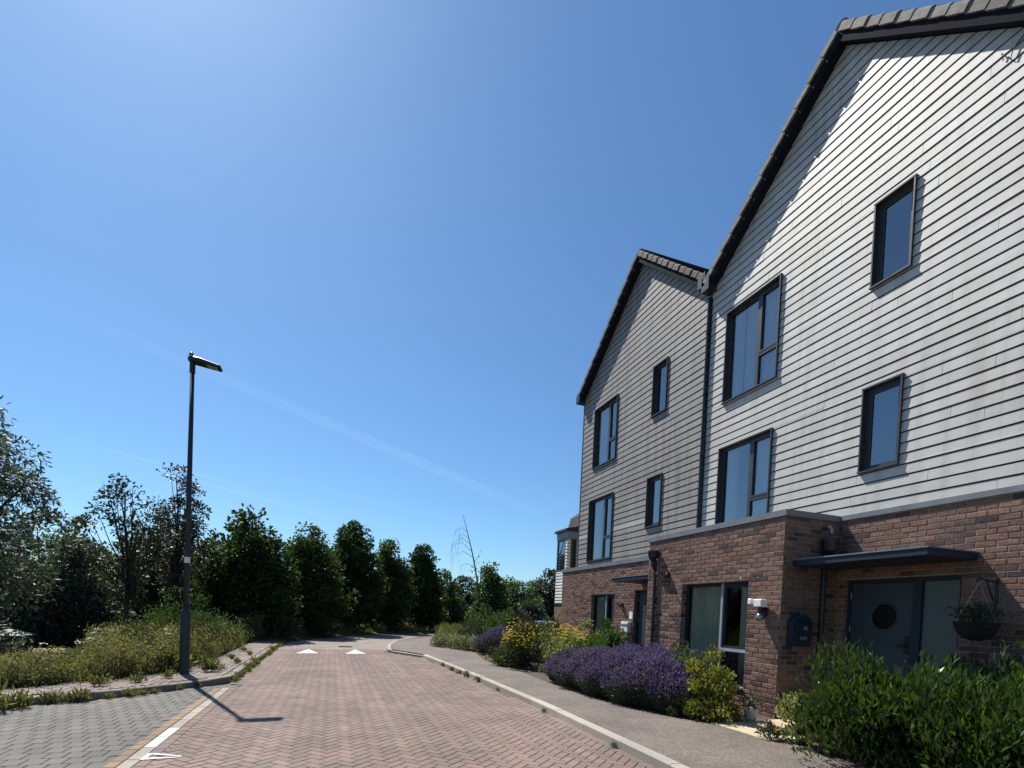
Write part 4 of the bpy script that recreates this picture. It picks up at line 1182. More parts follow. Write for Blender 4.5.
# knee rail at the bend
t = thing('knee_rail', 'low dark timber knee rail with posts behind the clipped bushes at the bend', 'fence', (5.2, 18.0, .1))
pts = [(4.82,18.1), (5.45,17.0), (6.1,15.9)]
for (x, y) in pts: MB().bbox(x-.05, x+.05, y-.05, y+.05, .05, .58, .01).build('post', M['wood'], t)
m = MB()
for a, b in zip(pts, pts[1:]): m.tube([(a[0],a[1],.45), (b[0],b[1],.45)], .035, 8)
m.build('rail', M['wood'], t)

# low brick garden wall and the two cars glimpsed past the corner of the terrace
o = MB(); o.box(8.20, 9.05, 19.45, 19.67, -.05, 1.14); o.box(8.18, 9.07, 19.43, 19.69, 1.14, 1.20)
tag(o.build('garden_wall', M['brick'], loc=(8.6,19.55,0)), 'low brick garden wall in front of the far house', 'wall')
def car(loc, rz, paint, label):
    t = thing('parked_car', label, 'car', loc); X, Y, Z = loc; ca, sa = math.cos(rz), math.sin(rz)
    def P(u, v, z): return (X+u*ca-v*sa, Y+u*sa+v*ca, Z+z)
    prof = [(-1.95,.30), (-1.98,.62), (-1.85,.80), (-1.05,.92), (-.45,1.32), (.75,1.34), (1.45,1.02), (1.92,.95), (1.97,.40), (1.9,.26), (-1.8,.24)]
    m = MB(); n = len(prof)
    hw = lambda z: .80-.20*max(0, (z-.85)/.5)
    m.v += [P(u,-hw(z),z) for u, z in prof]+[P(u,hw(z),z) for u, z in prof]
    m.f.append(tuple(range(n-1,-1,-1))); m.f.append(tuple(range(n,2*n)))
    for i in range(n): m.f.append((i, (i+1) % n, n+(i+1) % n, n+i))
    b = m.build('body', paint, t)
    m = MB(); m.poly([P(-1.0,-.68,.96), P(-1.0,.68,.96), P(-.49,.60,1.315), P(-.49,-.60,1.315)]); m.build('windscreen', M['glass'], t)
    for s in (-1, 1):
        m = MB(); q = [P(-.85,s*.785,.98), P(1.25,s*.785,1.0), P(.72,s*.628,1.29), P(-.42,s*.628,1.28)]; m.poly(q); m.build('side_window', M['black'], t)
        for u in (-1.2, 1.2):
            m = MB(); m.tube([P(u,s*.62,.30), P(u,s*.815,.30)], .30, 18); wl = m.build('wheel', M['tyre'], t)
            m = MB(); m.tube([P(u,s*.80,.30), P(u,s*.822,.30)], .19, 14); m.build('rim', M['steel'], wl)
        m = MB(); m.bbox(*sorted((P(-1.98,s*.55,0)[0]-.06, P(-1.98,s*.55,0)[0]+.06)), *sorted((P(-1.98,s*.55,0)[1]-.1, P(-1.98,s*.55,0)[1]+.1)), Z+.62, Z+.74, .01); m.build('headlight', M['lens'], t)
    return t
car((11.25,26.0,-.16), 1.571, M['carblue'], 'light blue car parked beyond the yellow shrubs past the end of the terrace')
car((9.55,17.75,-.03), 0., M['carsilver'], 'silver car parked close to the brick side of the second house')

t = thing('plant_pot', 'small pale plant pot at the foot of the brick corner by the porch', 'plant pot', (5.80, 6.02, GZ))
m = MB(); m.lathe([(.07,GZ), (.08,GZ+.06), (.10,GZ+.15), (.108,GZ+.155), (.108,GZ+.18), (.095,GZ+.18)], 5.80, 6.02, 20); m.build('pot', M['terracotta'], t, smooth=True)
P = rng.normal(size=(200,3))*np.array([.06,.06,.06])+np.array([5.80,6.02,GZ+.24])
build_np('foliage', leaf_quads(P, rng.normal(size=P.shape)+np.array([0,0,.6]), .05, .03, rng), M['leaf_lav'], t)

# ------------------------------------------------------------------ trees
oval = [(0,.25), (.12,.75), (.35,1.), (.6,.86), (.8,.55), (.93,.28), (1,.05)]
def prof(r, base=oval): return [(h, v*r) for h, v in base]
narrow = [(0,.35), (.1,.8), (.3,1.), (.55,.9), (.75,.6), (.9,.3), (1,.04)]
rowspec = [  # x, y, radius, top, seed
    ((-3.25,24.0,.05), 1.85, 5.15, 11, 'large dense dark tree at the left end of the row along the bend, twin-topped'),
    ((-1.15,27.2,.05), 1.75, 5.3, 12, 'dense dark tree second in the row, rounded with one thin leading shoot'),
    ((.95,30.8,.05), 1.75, 6.35, 13, 'tallest dense dark tree in the middle of the row at the road bend'),
    ((3.35,33.8,.05), 1.6, 5.75, 14, 'narrow dense dark tree fourth in the row at the bend'),
    ((5.75,36.6,.05), 1.6, 6.0, 15, 'pointed dense dark tree at the right end of the row at the bend'),
]
for i, (loc, r, top, sd, lab) in enumerate(rowspec):
    tree('broadleaf_tree', lab, loc, top, prof(r, narrow), zb=.25, nclump=210, per=105, cr=.5, leaf=((.175,.125),(.15,.105),(.18,.11),(.15,.115),(.165,.12))[i], mat=('leaf_dense','leaf_dense_light','leaf_dense','leaf_dense_light','leaf_dense')[i], trunk_r=.09, seed=sd, hollow=.25, group='dense trees in a row along the bend')
# leading shoots
tree('slender_tree', 'slender open tree left of the street lamp with bare trunk and leaning crown', (-5.47,17.64,.08), 4.95, [(0,.45),(.3,1.1),(.6,1.1),(.85,.6),(1,.1)], zb=1.9, nclump=62, per=60, cr=.27, leaf=(.10,.06), mat='leaf_olive', trunk_r=.085, limbs=40, seed=21, hollow=.25, lean=(-.15,0), trunk_top=.9)
tree('slender_tree', 'taller slender open tree just left of the lamp column with dark straight trunk', (-5.64,23.16,.08), 6.75, [(0,.5),(.2,1.25),(.5,1.3),(.8,.8),(1,.12)], zb=2.2, nclump=84, per=62, cr=.32, leaf=(.115,.07), mat='leaf_olive', trunk_r=.10, limbs=46, seed=22, hollow=.25, lean=(-.1,0), trunk_top=.92)
tree('slender_tree', 'slender tree right of the lamp column merging with the dense row', (-5.6,27.0,.08), 5.9, [(0,.5),(.25,1.4),(.55,1.4),(.8,.85),(1,.15)], zb=1.3, nclump=66, per=50, cr=.42, leaf=(.15,.10), mat='leaf_olive', trunk_r=.07, limbs=36, seed=23, hollow=.25, trunk_top=.9)
tree('willow_tree', 'big grey-green willow rising out of frame at the left edge', (-11.25,18.2,.08), 8.3, [(0,.6),(.2,1.),(.45,1.25),(.65,1.2),(.85,.8),(1,.2)] if 0 else [(h, v*3.25) for h, v in [(0,.95),(.2,1.02),(.4,.98),(.5,.93),(.62,1.1),(.8,.85),(1,.15)]], zb=.2, nclump=260, per=170, cr=.72, leaf=(.19,.055), mat='leaf_willow', trunk_r=.20, limbs=40, seed=31, droop=.35, hollow=.6)
bushes = [ # x, y, r, top, mat, name, label
    (-11.4,26.5,2.7,5.1,'leaf_willow','willow_bush','rounded grey-green willow bush right of the big willow'),
    (-9.5,24.6,1.5,3.4,'leaf_willow','willow_bush','low silvery willow bush behind the picnic table'),
    (-13.2,33.,2.8,5.0,'leaf_mid','bushy_tree','bushy mid green tree behind the rounded willow bush'),
    (-8.6,31.,2.2,4.4,'leaf_olive','bushy_tree','dull olive bushy tree behind the first slender tree'),
    (-6.4,34.,2.3,4.3,'leaf_mid','bushy_tree','mid green bushy tree behind the lamp column'),
    (-10.2,36.,2.4,5.2,'leaf_dense','bushy_tree','dark bushy tree deep behind the first slender tree'),
    (-7.6,38.,2.4,5.4,'leaf_dense','bushy_tree','dark bushy tree deep behind the lamp column'),
    (-4.9,29.5,1.5,3.9,'leaf_olive','bushy_tree','olive bushy tree just right of the lamp column'),
    (-3.9,32.,1.9,4.3,'leaf_mid','bushy_tree','green bushy tree filling the gap left of the dense row'),
    (-14.6,25.5,2.6,4.7,'leaf_willow','willow_bush','dark grey-green willow bush under the big willow at the left edge'),
]
for i, (x, y, r, top, mt, nm, lab) in enumerate(bushes):
    tree(nm, lab, (x,y,.08), top, [(0,.75*r),(.25,r),(.55,.92*r),(.8,.62*r),(1,.12*r)], zb=.05, nclump=120, per=110, cr=.55, leaf=(.18,.095), mat=mt, trunk_r=.09, limbs=16, seed=50+i)
right = [
    (8.0,41.,1.9,5.0,'leaf_mid','bushy_tree','light green tree right of the dense row, behind the bare birch'),
    (10.6,44.,2.0,4.5,'leaf_olive','bushy_tree','grey olive tree behind the birch stem'),
    (10.1,34.,1.15,4.75,'leaf_mid','bushy_tree','narrow upright green tree right of the birch stem'),
    (13.4,38.,2.2,4.45,'leaf_mid','bushy_tree','round mid green tree beyond the lavender bed'),
    (17.0,44.,2.4,4.4,'leaf_willow','bushy_tree','pale grey green tree beside the far house'),
    (18.0,42.5,1.8,5.6,'leaf_olive','bushy_tree','dark tree showing at the corner of the far house'),
    (12.6,33.,1.3,2.3,'leaf_willow','bushy_tree','small pale bush in front of the round tree beyond the lavender'),
]
for i, (x, y, r, top, mt, nm, lab) in enumerate(right):
    tree(nm, lab, (x,y,.08), top, [(0,.75*r),(.25,r),(.55,.88*r),(.8,.55*r),(1,.10*r)], zb=.05, nclump=110, per=95, cr=.5, leaf=(.19,.125), mat=mt, trunk_r=.09, limbs=14, seed=80+i)

# bare leaning birch
t = thing('birch_tree', 'thin leaning birch with bare drooping twigs above the bend', 'tree', (7.45,26.5,.08))
B = np.array([7.45,26.5,.05]); T = np.array([6.2,26.5,6.45])
m = MB(); n = 12
pth = [B+(T-B)*(k/n)+np.array([.25*math.sin(k/n*3.1),0,0]) for k in range(n+1)]
m.tube(pth, [.075*(1-.88*k/n) for k in range(n+1)], 8)
rb = random.Random(4)
twig = []
for k, ln_, sd in ((7,1.0,-1),(8,1.35,-1),(8.6,1.25,-1),(9.3,1.0,-1),(9.8,.7,-1),(10.4,.8,-1),(7.6,.45,1)):
    p = B+(T-B)*(k/n)+np.array([.25*math.sin(k/n*3.1),0,0]); dy = rb.uniform(-.5,.5)
    q1 = p+np.array([sd*ln_*.42, dy*.4, rb.uniform(.18,.38)*ln_]); q2 = p+np.array([sd*ln_*.82, dy*.8, rb.uniform(.02,.25)*ln_]); q3 = p+np.array([sd*ln_*rb.uniform(.85,1.05), dy, -rb.uniform(.3,.75)*ln_])
    m.tube([p,q1,q2,q3] if sd < 0 else [p,q1+np.array([0,0,.2]),q1+np.array([.15,0,.6])], [.012,.009,.006,.0035][:4 if sd < 0 else 3], 5)
    if sd < 0:
        for s in np.linspace(.35,.95,3):
            a = q1*(1-s)+q2*s; m.tube([a, a+np.array([-.06,rb.uniform(-.1,.1),-.3-rb.random()*.5])], [.005,.0025], 4)
    twig.append(p)
m.build('trunk', M['bark'], t)
Pl = np.concatenate([rng.normal(size=(26,3))*np.array([.22,.2,.3])+(B+(T-B)*f+np.array([.3,0,0])) for f in (.35,.42,.5,.55)])
build_np('crown', leaf_quads(Pl, rng.normal(size=Pl.shape)+np.array([0,0,-.6]), .14, .09, rng), M['leaf_mid'], t)

# far-off belt of woodland that closes the view
rw = np.random.default_rng(99)
cx = np.concatenate([rw.uniform(-110,-8,420), rw.uniform(-30,70,420)]); cy = np.concatenate([rw.uniform(40,60,420), rw.uniform(56,74,420)])
hh = 3.3+1.6*np.sin(cx*.21)*np.sin(cx*.057+1)+rw.uniform(-.6,.8,len(cx)); cz = rw.random(len(cx))**.7*hh
P = (np.stack([cx,cy,cz],1)[:,None,:]+rw.normal(size=(len(cx),55,3))*np.array([1.0,.9,.55])).reshape(-1,3); P[:,2] = np.abs(P[:,2])
o = build_np('woodland', leaf_quads(P, rw.normal(size=P.shape), .42, .28, rw), M['leaf_dense']); o['kind'] = 'stuff'; tag(o, 'far-off belt of dark trees closing the view', 'woodland')

# ------------------------------------------------------------------ shrubs and beds
for i, (x, y, rx, ry, h, lab) in enumerate((
    (5.75,4.1,.82,.70,.93,'big glossy green laurel bush in front of the nearest porch, nearest the path slab'),
    (6.75,3.62,.9,.75,.95,'second glossy laurel bush to the right, below the hanging basket'),
    (5.85,3.0,.8,.7,.85,'low glossy laurel bush in the bottom right corner'),)):
    shrub('laurel_bush', lab, (x,y,GZ), rx, ry, h, 'leaf_laurel', n=9600, leaf=(.095,.029), seed=200+i, up=1.0, clump=115, low=.0, group='laurel bushes by the nearest porch', flat=3.)
shrub('flowering_shrub', 'small variegated shrub with orange flowers at the left foot of the laurel', (5.28,4.68,GZ), .26, .26, .62, 'leaf_pale', n=900, leaf=(.05,.032), seed=210)
ofs = SC.objects[[o.name for o in SC.objects if o.name.startswith('flowering_shrub')][-1]]
for (dx, dy, dz) in ((-.22,.10,.44), (-.20,-.12,.27), (-.26,.0,.30), (-.12,-.24,.20), (.02,-.27,.25), (-.24,.14,.16), (-.1,-.2,.46)):
    Pf = np.repeat(np.array([[5.28+dx,4.68+dy,GZ+dz]]), 6, 0); an = np.arange(6)*1.047
    build_np('flower', leaf_quads(Pf, np.stack([-.5+0*an, np.cos(an), np.sin(an)], 1), .034, .026, rng), M['flower_orange'], ofs)
shrub('silver_plant', 'small silver-leaved plant at the corner of the door path', (5.14,5.0,GZ), .14, .14, .14, 'leaf_lav', n=260, leaf=(.06,.016), seed=211, twigs=4, cat='plant')
shrub('euonymus_shrub', 'yellow variegated shrub between the lavender and the brick corner', (5.35,6.45,GZ), .42, .50, .78, 'leaf_yellow', n=3000, leaf=(.052,.036), seed=220, low=.05)
shrub('euonymus_shrub', 'low spreading yellow-green skirt of the variegated shrub at the path edge', (5.12,6.2,GZ), .36, .34, .32, 'leaf_yellow', n=1500, leaf=(.046,.032), seed=221, low=.05)
shrub('leafy_shrub', 'loose green shrub behind the yellow variegated one by the bay window', (5.45,7.15,GZ), .40, .42, .92, 'leaf_mid', n=1300, leaf=(.06,.035), seed=222, up=.9)

# lavender
def lavender(loc, r, h, seed, label, group):
    rg = np.random.default_rng(seed); t = thing('lavender_bush', label, 'lavender', loc, group); L = np.array(loc, float)
    n = 1500
    a = rg.uniform(0,2*np.pi,n); u = rg.random(n)**.55
    tipr = r*u*(1+.08*np.sin(3*a)); el = np.sqrt(np.clip(1-(u*.92)**2,0,1))
    tip = np.stack([tipr*np.cos(a), tipr*np.sin(a), h*.86*(.30+.70*el)*rg.uniform(.74,1.16,n)],1)
    root = tip*np.array([.62,.62,.0])+np.array([0,0,.03])
    side = unit(rg.normal(size=(n,3)))*.004
    st = np.stack([root-side, root+side, tip], 1)
    build_np('stem', st+L, M['leaf_lav'], t)
    m2 = 4200; k = rg.integers(0,n,m2); f = rg.uniform(.08,.93,m2)[:,None]
    P = root[k]*(1-f)+tip[k]*f+rg.normal(size=(m2,3))*.03; P[:,2] = np.abs(P[:,2])
    build_np('foliage', leaf_quads(P+L, unit(tip[k]-root[k])+rg.normal(size=(m2,3))*.4, .075, .016, rg), M['leaf_lav'], t)
    d = unit(tip-root*.6+rg.normal(size=(n,3))*.05); qs = []
    for j in range(4):
        ln = .055*rg.uniform(.7,1.3,n)
        qs.append(leaf_quads(tip+L+d*(j%2)*.012, d+rg.normal(size=(n,3))*.12, ln, .021, rg))
    build_np('flower', np.concatenate(qs), M['flower_lav'], t)
    return t
lavs = [(4.98,7.15,.58,.80), (4.86,8.0,.60,.80), (4.72,7.5,.46,.62), (4.62,8.4,.46,.60), (4.60,9.3,.46,.58), (5.2,7.5,.5,.84), (5.15,8.45,.5,.83), (5.15,9.4,.5,.80), (4.66,10.1,.42,.55), (5.3,10.3,.45,.66), (5.75,8.4,.5,.92), (5.8,9.4,.5,.86), (5.75,7.4,.42,.9),(4.95,6.75,.36,.6)]+[(4.98,7.15,.58,.80), (4.86,8.0,.60,.80), (4.80,8.9,.58,.78), (4.84,9.8,.58,.74), (5.55,7.9,.55,.86), (5.5,8.9,.58,.84), (5.5,9.9,.55,.74), (5.2,10.5,.45,.60), (5.9,10.7,.5,.7), (5.25,6.95,.45,.72)]
L0 = lavender((4.98,7.15,GZ), .58, .80, 300, 'purple lavender bush in the long lavender bed in front of the houses', 'lavender bushes in the front bed')
L1 = lavender((4.86,8.0,GZ), .60, .80, 301, 'purple lavender bush in the long lavender bed in front of the houses', 'lavender bushes in the front bed')
for i, (x, y, r, h) in enumerate([q for k, q in enumerate(lavs) if k > 1 and k not in (14,15)]):
    src, r0 = ((L0,.58), (L1,.60))[i % 2]
    copy_tree(src, (x,y,GZ), rz=i*1.3, scale=(r/r0, r/r0, h/.80))
for i, (x, y, r, h) in enumerate([(5.15,16.1,.55,.95), (5.55,15.3,.55,1.0), (5.0,17.0,.45,.7)]):
    copy_tree(L1, (x,y,GZ), rz=i*2.1+.4, scale=(r/.6, r/.6, h/.8), label='dark purple lavender bush in the farther bed behind the first yellow shrub', group='lavender bushes in the farther bed')

# hypericum and neighbours in front of the second house
yl = [('flower','flower_yel',520,.042,.48)]
shrub('hypericum_shrub', 'large round shrub with yellow flowers at the pavement edge', (4.98,13.0,GZ), .78, .95, 1.12, 'leaf_hyper', n=8200, leaf=(.065,.036), seed=230, parts=yl, group='yellow-flowered shrubs')
shrub('hypericum_shrub', 'second yellow-flowered shrub nearer the second house wall, paler', (5.75,12.0,GZ), .62, .85, 1.16, 'leaf_pale', n=4600, leaf=(.06,.034), seed=231, parts=[('flower','flower_yel',420,.042,.4)], group='yellow-flowered shrubs')
shrub('leafy_shrub', 'bright green leafy shrub under the second house window', (6.1,11.0,GZ), .6, .8, 1.12, 'leaf_bright', n=2600, leaf=(.085,.04), seed=232, up=.8)
shrub('leafy_shrub', 'small lime green mound at the pavement edge before the round yellow shrub', (4.36,13.3,GZ), .25, .28, .32, 'leaf_bright', n=700, leaf=(.04,.03), seed=233)
shrub('pale_shrub', 'small pale variegated plant between the yellow shrub and the lavender', (5.2,11.55,GZ), .35, .4, .58, 'leaf_pale', n=1200, leaf=(.055,.03), seed=234)
for i, (x, y, rx, ry, h, lab) in enumerate(((4.15,20.1,.5,.55,.50,'pale clipped bush at the left end of the low row by the bend'), (4.5,19.2,.42,.5,.50,'pale clipped bush second in the low row by the bend'),
        (4.85,18.5,.4,.45,.46,'pale clipped bush third in the low row, left of the post'), (5.2,17.75,.42,.5,.46,'pale clipped bush at the right end of the low row, by the post'))):
    shrub('low_bush', lab, (x,y,GZ), rx, ry, h, 'leaf_clip', n=1900, leaf=(.05,.032), seed=240+i, group='low clipped bushes at the bend', low=.05, flat=3.)
shrub('dark_shrub', 'dark mounded heather-like shrub behind the low clipped bushes', (5.6,21.6,GZ), .8, .9, .95, 'leaf_lav', n=2600, leaf=(.06,.03), seed=250)
shrub('loose_shrub', 'loose arching green shrub around the foot of the birch', (6.6,21.3,GZ), .9, .9, 1.45, 'leaf_mid', n=2200, leaf=(.09,.05), seed=251, up=.8)
shrub('loose_shrub', 'tall loose shrub behind the farther lavender', (7.5,20.5,GZ), .85, .9, 1.3, 'leaf_olive', n=2200, leaf=(.09,.05), seed=252, up=.8)
shrub('grassy_shrub', 'wispy pale shrub left of the dark mound by the bend', (4.9,22.8,GZ), .6, .7, .8, 'grass', n=1800, leaf=(.16,.02), seed=253, up=1.2)
shrub('loose_shrub', 'green shrub far behind the clipped bushes', (7.2,25.2,GZ), 1.1, 1.0, 1.3, 'leaf_olive', n=2400, leaf=(.09,.05), seed=254, up=.8)

# left side shrubs along the path
ls = [(-3.75,12.7,.55,.6,.8,'leaf_hyper','dull weedy bush in the meadow just behind the lamp foot'),
      (-3.55,13.9,.75,.95,.85,'leaf_hyper','tall weedy bush with brown stems beside the path behind the lamp'),
      (-3.45,15.8,.75,1.0,.9,'leaf_olive','tall weedy bush beside the path, second behind the lamp'),
      (-3.5,17.8,.8,1.1,1.0,'leaf_mid','tall weedy bush where the path meets the dark trees'),
      (-4.6,19.5,1.1,1.3,1.5,'leaf_mid','green elder-like bush under the third slender tree'),
      (-2.9,21.2,.7,.9,.75,'leaf_hyper','dull weedy bush near the far end of the path'),
      (-1.9,23.7,.75,.7,.9,'leaf_hyper','grey-green weedy bush at the foot of the first dense tree'),
      (-.3,26.3,.7,.7,.8,'leaf_hyper','grey-green weedy bush at the foot of the second dense tree'),
      (-8.4,25.0,.8,.8,1.9,'leaf_mid','fresh green bush at the edge of the willows')]
ls += [(-6.3,20.6,1.0,1.0,1.25,'weed','sunlit olive weedy bush behind the first slender trunk'),
       (-7.0,23.4,1.0,1.0,1.4,'weed','sunlit olive weedy bush between the picnic table and the slender trunks'),
       (-5.0,21.8,.9,.9,1.1,'weed','sunlit olive weedy bush between the two slender trunks'),
       (-9.4,25.0,.9,.9,1.6,'weed','sunlit olive weedy bush right of the blue-roofed shelter')]
for i, (x, y, rx, ry, h, mt, lab) in enumerate(ls):
    shrub('weedy_bush', lab, (x,y,float(gz(x,y))), rx, ry, h, mt, n=2200, leaf=(.075,.035), seed=260+i, up=.9, cat='bush')

# ------------------------------------------------------------------ meadow, weeds
rg = np.random.default_rng(77)
def in_meadow(x, y):
    xb = np.interp(y, [p[1] for p in PB], [p[0] for p in PB]); return x < xb-.04
def blades(n, xr, yr, hr, w, lean, rgx):
    x = rgx.uniform(*xr, n); y = rgx.uniform(*yr, n); k = in_meadow(x, y); x, y = x[k], y[k]; n = len(x)
    patch = .65+.35*np.sin(x*1.3+1)*np.sin(y*.9)+.25*np.sin(x*3.1+y*2.3)
    h = rgx.uniform(*hr, n)*np.clip(patch, .35, 1.15)*np.where((x < -.36*y) & (y > 9.5) & (y < 24), .55, 1.)
    a = rgx.uniform(0, 2*np.pi, n); d = np.stack([np.cos(a),np.sin(a),0*a],1)*h[:,None]*lean*rgx.random((n,1))
    b = np.stack([x,y,gz(x,y)-.02],1); s = rgx.uniform(0,np.pi,n); sd = np.stack([np.cos(s),np.sin(s),0*s],1)*w
    m = b+d*.35+np.array([0,0,1])*h[:,None]*.6; tp = b+d+np.array([0,0,1])*h[:,None]
    return np.concatenate([np.stack([b-sd, b+sd, m+sd*.8, m-sd*.8],1), np.stack([m-sd*.8, m+sd*.8, tp+sd*.1, tp-sd*.1],1)]), tp
Q1, tp1 = blades(38000, (-9.5,-2.4), (9.3,17.), (.30,.78), .006, .5, rg)
Q2, tp2 = blades(42000, (-22,-2.4), (5.,30.), (.35,.85), .012, .5, rg)
o = build_np('meadow_grass', np.concatenate([Q1,Q2]), M['grass']); tag(o, 'tall mixed meadow grass left of the path', 'grass', kind='stuff')
k = rg.random(len(tp1)) < .10; k2 = rg.random(len(tp2)) < .08
P = np.concatenate([tp1[k], tp2[k2]]); P = np.repeat(P, 4, 0)+rg.normal(size=(len(P)*4,3))*np.array([.012,.012,.05])
o = build_np('seed_heads', leaf_quads(P, rg.normal(size=P.shape)*.4+np.array([0,0,1]), .05, .016, rg), M['straw']); tag(o, 'dry brown seed heads over the meadow grass', 'grass', kind='stuff')
x = np.concatenate([rg.uniform(-18,-2.4,5200), rg.uniform(-6.5,-2.4,3800)]); y = np.concatenate([rg.uniform(7,26,5200), rg.uniform(7.5,14.5,3800)]); k = in_meadow(x,y); x, y = x[k], y[k]
h = rg.uniform(.2,.95,len(x))*np.where((x < -.36*y) & (y > 9.5) & (y < 24), .55, 1.); P = np.repeat(np.stack([x,y,gz(x,y)-.02],1), 30, 0); hz_ = np.repeat(h,30)
P[:,2] += hz_*rg.random(len(P)); P[:,:2] += rg.normal(size=(len(P),2))*(.09)
o = build_np('meadow_weeds', leaf_quads(P, rg.normal(size=P.shape)+np.array([0,0,.4]), .055, .026, rg), M['weed']); tag(o, 'leafy wild weeds mixed into the meadow grass', 'weeds', kind='stuff')
x = rg.uniform(-6.5,-3,150); y = rg.uniform(8,12.5,150); k = in_meadow(x,y); P = np.stack([x,y,gz(x,y)+rg.uniform(.45,.85,150)],1)[k]
P = P[:26]; P = np.repeat(P,12,0)+rg.normal(size=(len(P)*12,3))*np.array([.035,.035,.012])
o = build_np('white_meadow_flowers', leaf_quads(P, rg.normal(size=P.shape)*np.array([1,1,.2]), .035, .03, rg), M['flower_white']); tag(o, 'scattered white flower heads in the meadow', 'flowers', kind='stuff')
# verge grass at the foot of the dense trees and along the far side of the bend
vx = np.linspace(0,1,9000); fp = np.array([(-2.0,22.6),(-1.2,24.8),(.4,27.9),(2.1,30.8),(3.6,32.4),(5.8,33.7),(9,35.0),(15,36.3)])
sx = np.interp(vx, np.linspace(0,1,len(fp)), fp[:,0]); sy = np.interp(vx, np.linspace(0,1,len(fp)), fp[:,1])
b = np.stack([sx-rg.random(9000)*1.1, sy+.15+rg.random(9000)*1.0, np.full(9000,.06)],1); h = rg.uniform(.25,.75,9000)*(.6+.4*np.sin(vx*40)); s = rg.uniform(0,np.pi,9000)
sd = np.stack([np.cos(s),np.sin(s),0*s],1)*.014; tp = b+rg.normal(size=b.shape)*.12*np.array([1,1,0])+np.array([0,0,1])*h[:,None]
o = build_np('verge_grass', np.stack([b-sd,b+sd,tp],1), M['grass']); tag(o, 'dry grass verge at the foot of the dense trees along the bend', 'grass', kind='stuff')

# individual weeds rooted in kerb joints and paving
def weed_proto(seed, label, group):
    rgp = np.random.default_rng(seed); t = thing('weed', label, 'weed', (0,0,0), group)
    n = 70; a = rgp.uniform(0,2*np.pi,n); D = np.stack([np.cos(a)*.7,np.sin(a)*.7,rgp.uniform(.3,1.5,n)],1)
    P = rgp.normal(size=(n,3))*np.array([.05,.05,.03]); P[:,2] = np.abs(P[:,2])
    return t, leaf_quads(P, D, rgp.uniform(.05,.14,n), .018, rgp)
WL = 'small green weed growing in the kerb line beside the left path'
protos = []
for sd in (1,2,3):
    rgp = np.random.default_rng(500+sd); n = 60+30*sd
    a = rgp.uniform(0,2*np.pi,n); P = rgp.normal(size=(n,3))*np.array([.05,.05,.05]); P[:,2] = np.abs(P[:,2])
    Q = leaf_quads(P, np.stack([np.cos(a)*.7,np.sin(a)*.7,rgp.uniform(.2,1.6,n)],1), rgp.uniform(.04,.13,n), rgp.uniform(.012,.03,n), rgp)
    protos.append(Q)
first = {}
def put_weed(x, y, z, s, k, label, group, mat='weed'):
    key = (k, mat)
    if key not in first:
        o = build_np('weed', protos[k], M[mat]); first[key] = o
    else:
        o = first[key].copy(); COL.objects.link(o)
    o.location = (x,y,z); o.rotation_euler = (0,0,random.uniform(0,6.28)); o.scale = (s,s,s*random.uniform(.8,1.4))
    tag(o, label, 'weed', group)
yy = 10.9
while yy < 21.:
    put_weed(LK+random.uniform(-.02,.09), yy, .0, random.uniform(.5,1.05), random.randrange(3), 'green weed sprouting along the kerb between the left path and the road', 'weeds along the left road kerb'); yy += random.uniform(.16,.34)
for (x, y, s, k) in ((-3.95,8.15,2.2,2), (-3.80,8.45,1.8,2), (-4.15,7.95,2.4,1), (-4.4,7.75,2.6,2), (-3.62,8.80,1.7,1), (-3.42,8.86,1.6,2), (-3.30,8.92,1.5,2), (-2.85,9.32,1.4,1), (-2.72,9.42,1.2,0), (-2.6,9.6,1.0,0), (-2.35,9.95,.9,0), (-2.15,10.25,.8,0), (-3.05,9.13,1.0,0)):
    put_weed(x, y, .0, s*.62, k, 'green weed clump at the foot of the curved kerb beside the grey parking bay', 'weeds along the parking bay kerb')
for (x, y, s, k) in ((-2.25,11.7,1.4,2), (-2.1,11.9,.9,0), (-2.45,12.4,1.1,1), (-2.0,13.2,.8,0), (-2.3,14.3,.8,1), (-2.05,15.4,.7,0), (-3.0,10.15,1.2,0), (-3.4,9.75,1.1,1), (-2.7,10.7,.9,0), (-2.35,16.5,.8,0)):
    put_weed(x, y, GZ, s, k, 'green weed pushing up between the pink blocks of the left path', 'weeds in the left path')
for (x, y, s, k) in ((3.13,7.4,.5,0), (3.07,9.6,.45,0), (3.03,10.9,1.,1), (2.98,11.7,.9,2), (2.95,12.3,.9,1), (2.92,13.0,.9,2), (2.88,13.9,.8,1), (3.14,5.3,.5,0)):
    put_weed(x, y, .0, s*.8, k, 'small weed tuft at the foot of the house side kerb', 'weeds along the house side kerb')
for (x, y, s) in ((-2.95,11.75,3.2), (-3.05,11.95,3.4), (-2.9,12.1,2.8)):
    put_weed(x, y, .08, s*.8, 2, 'tall yellow-green weed clump beside the foot of the street lamp', 'tall weeds by the street lamp')

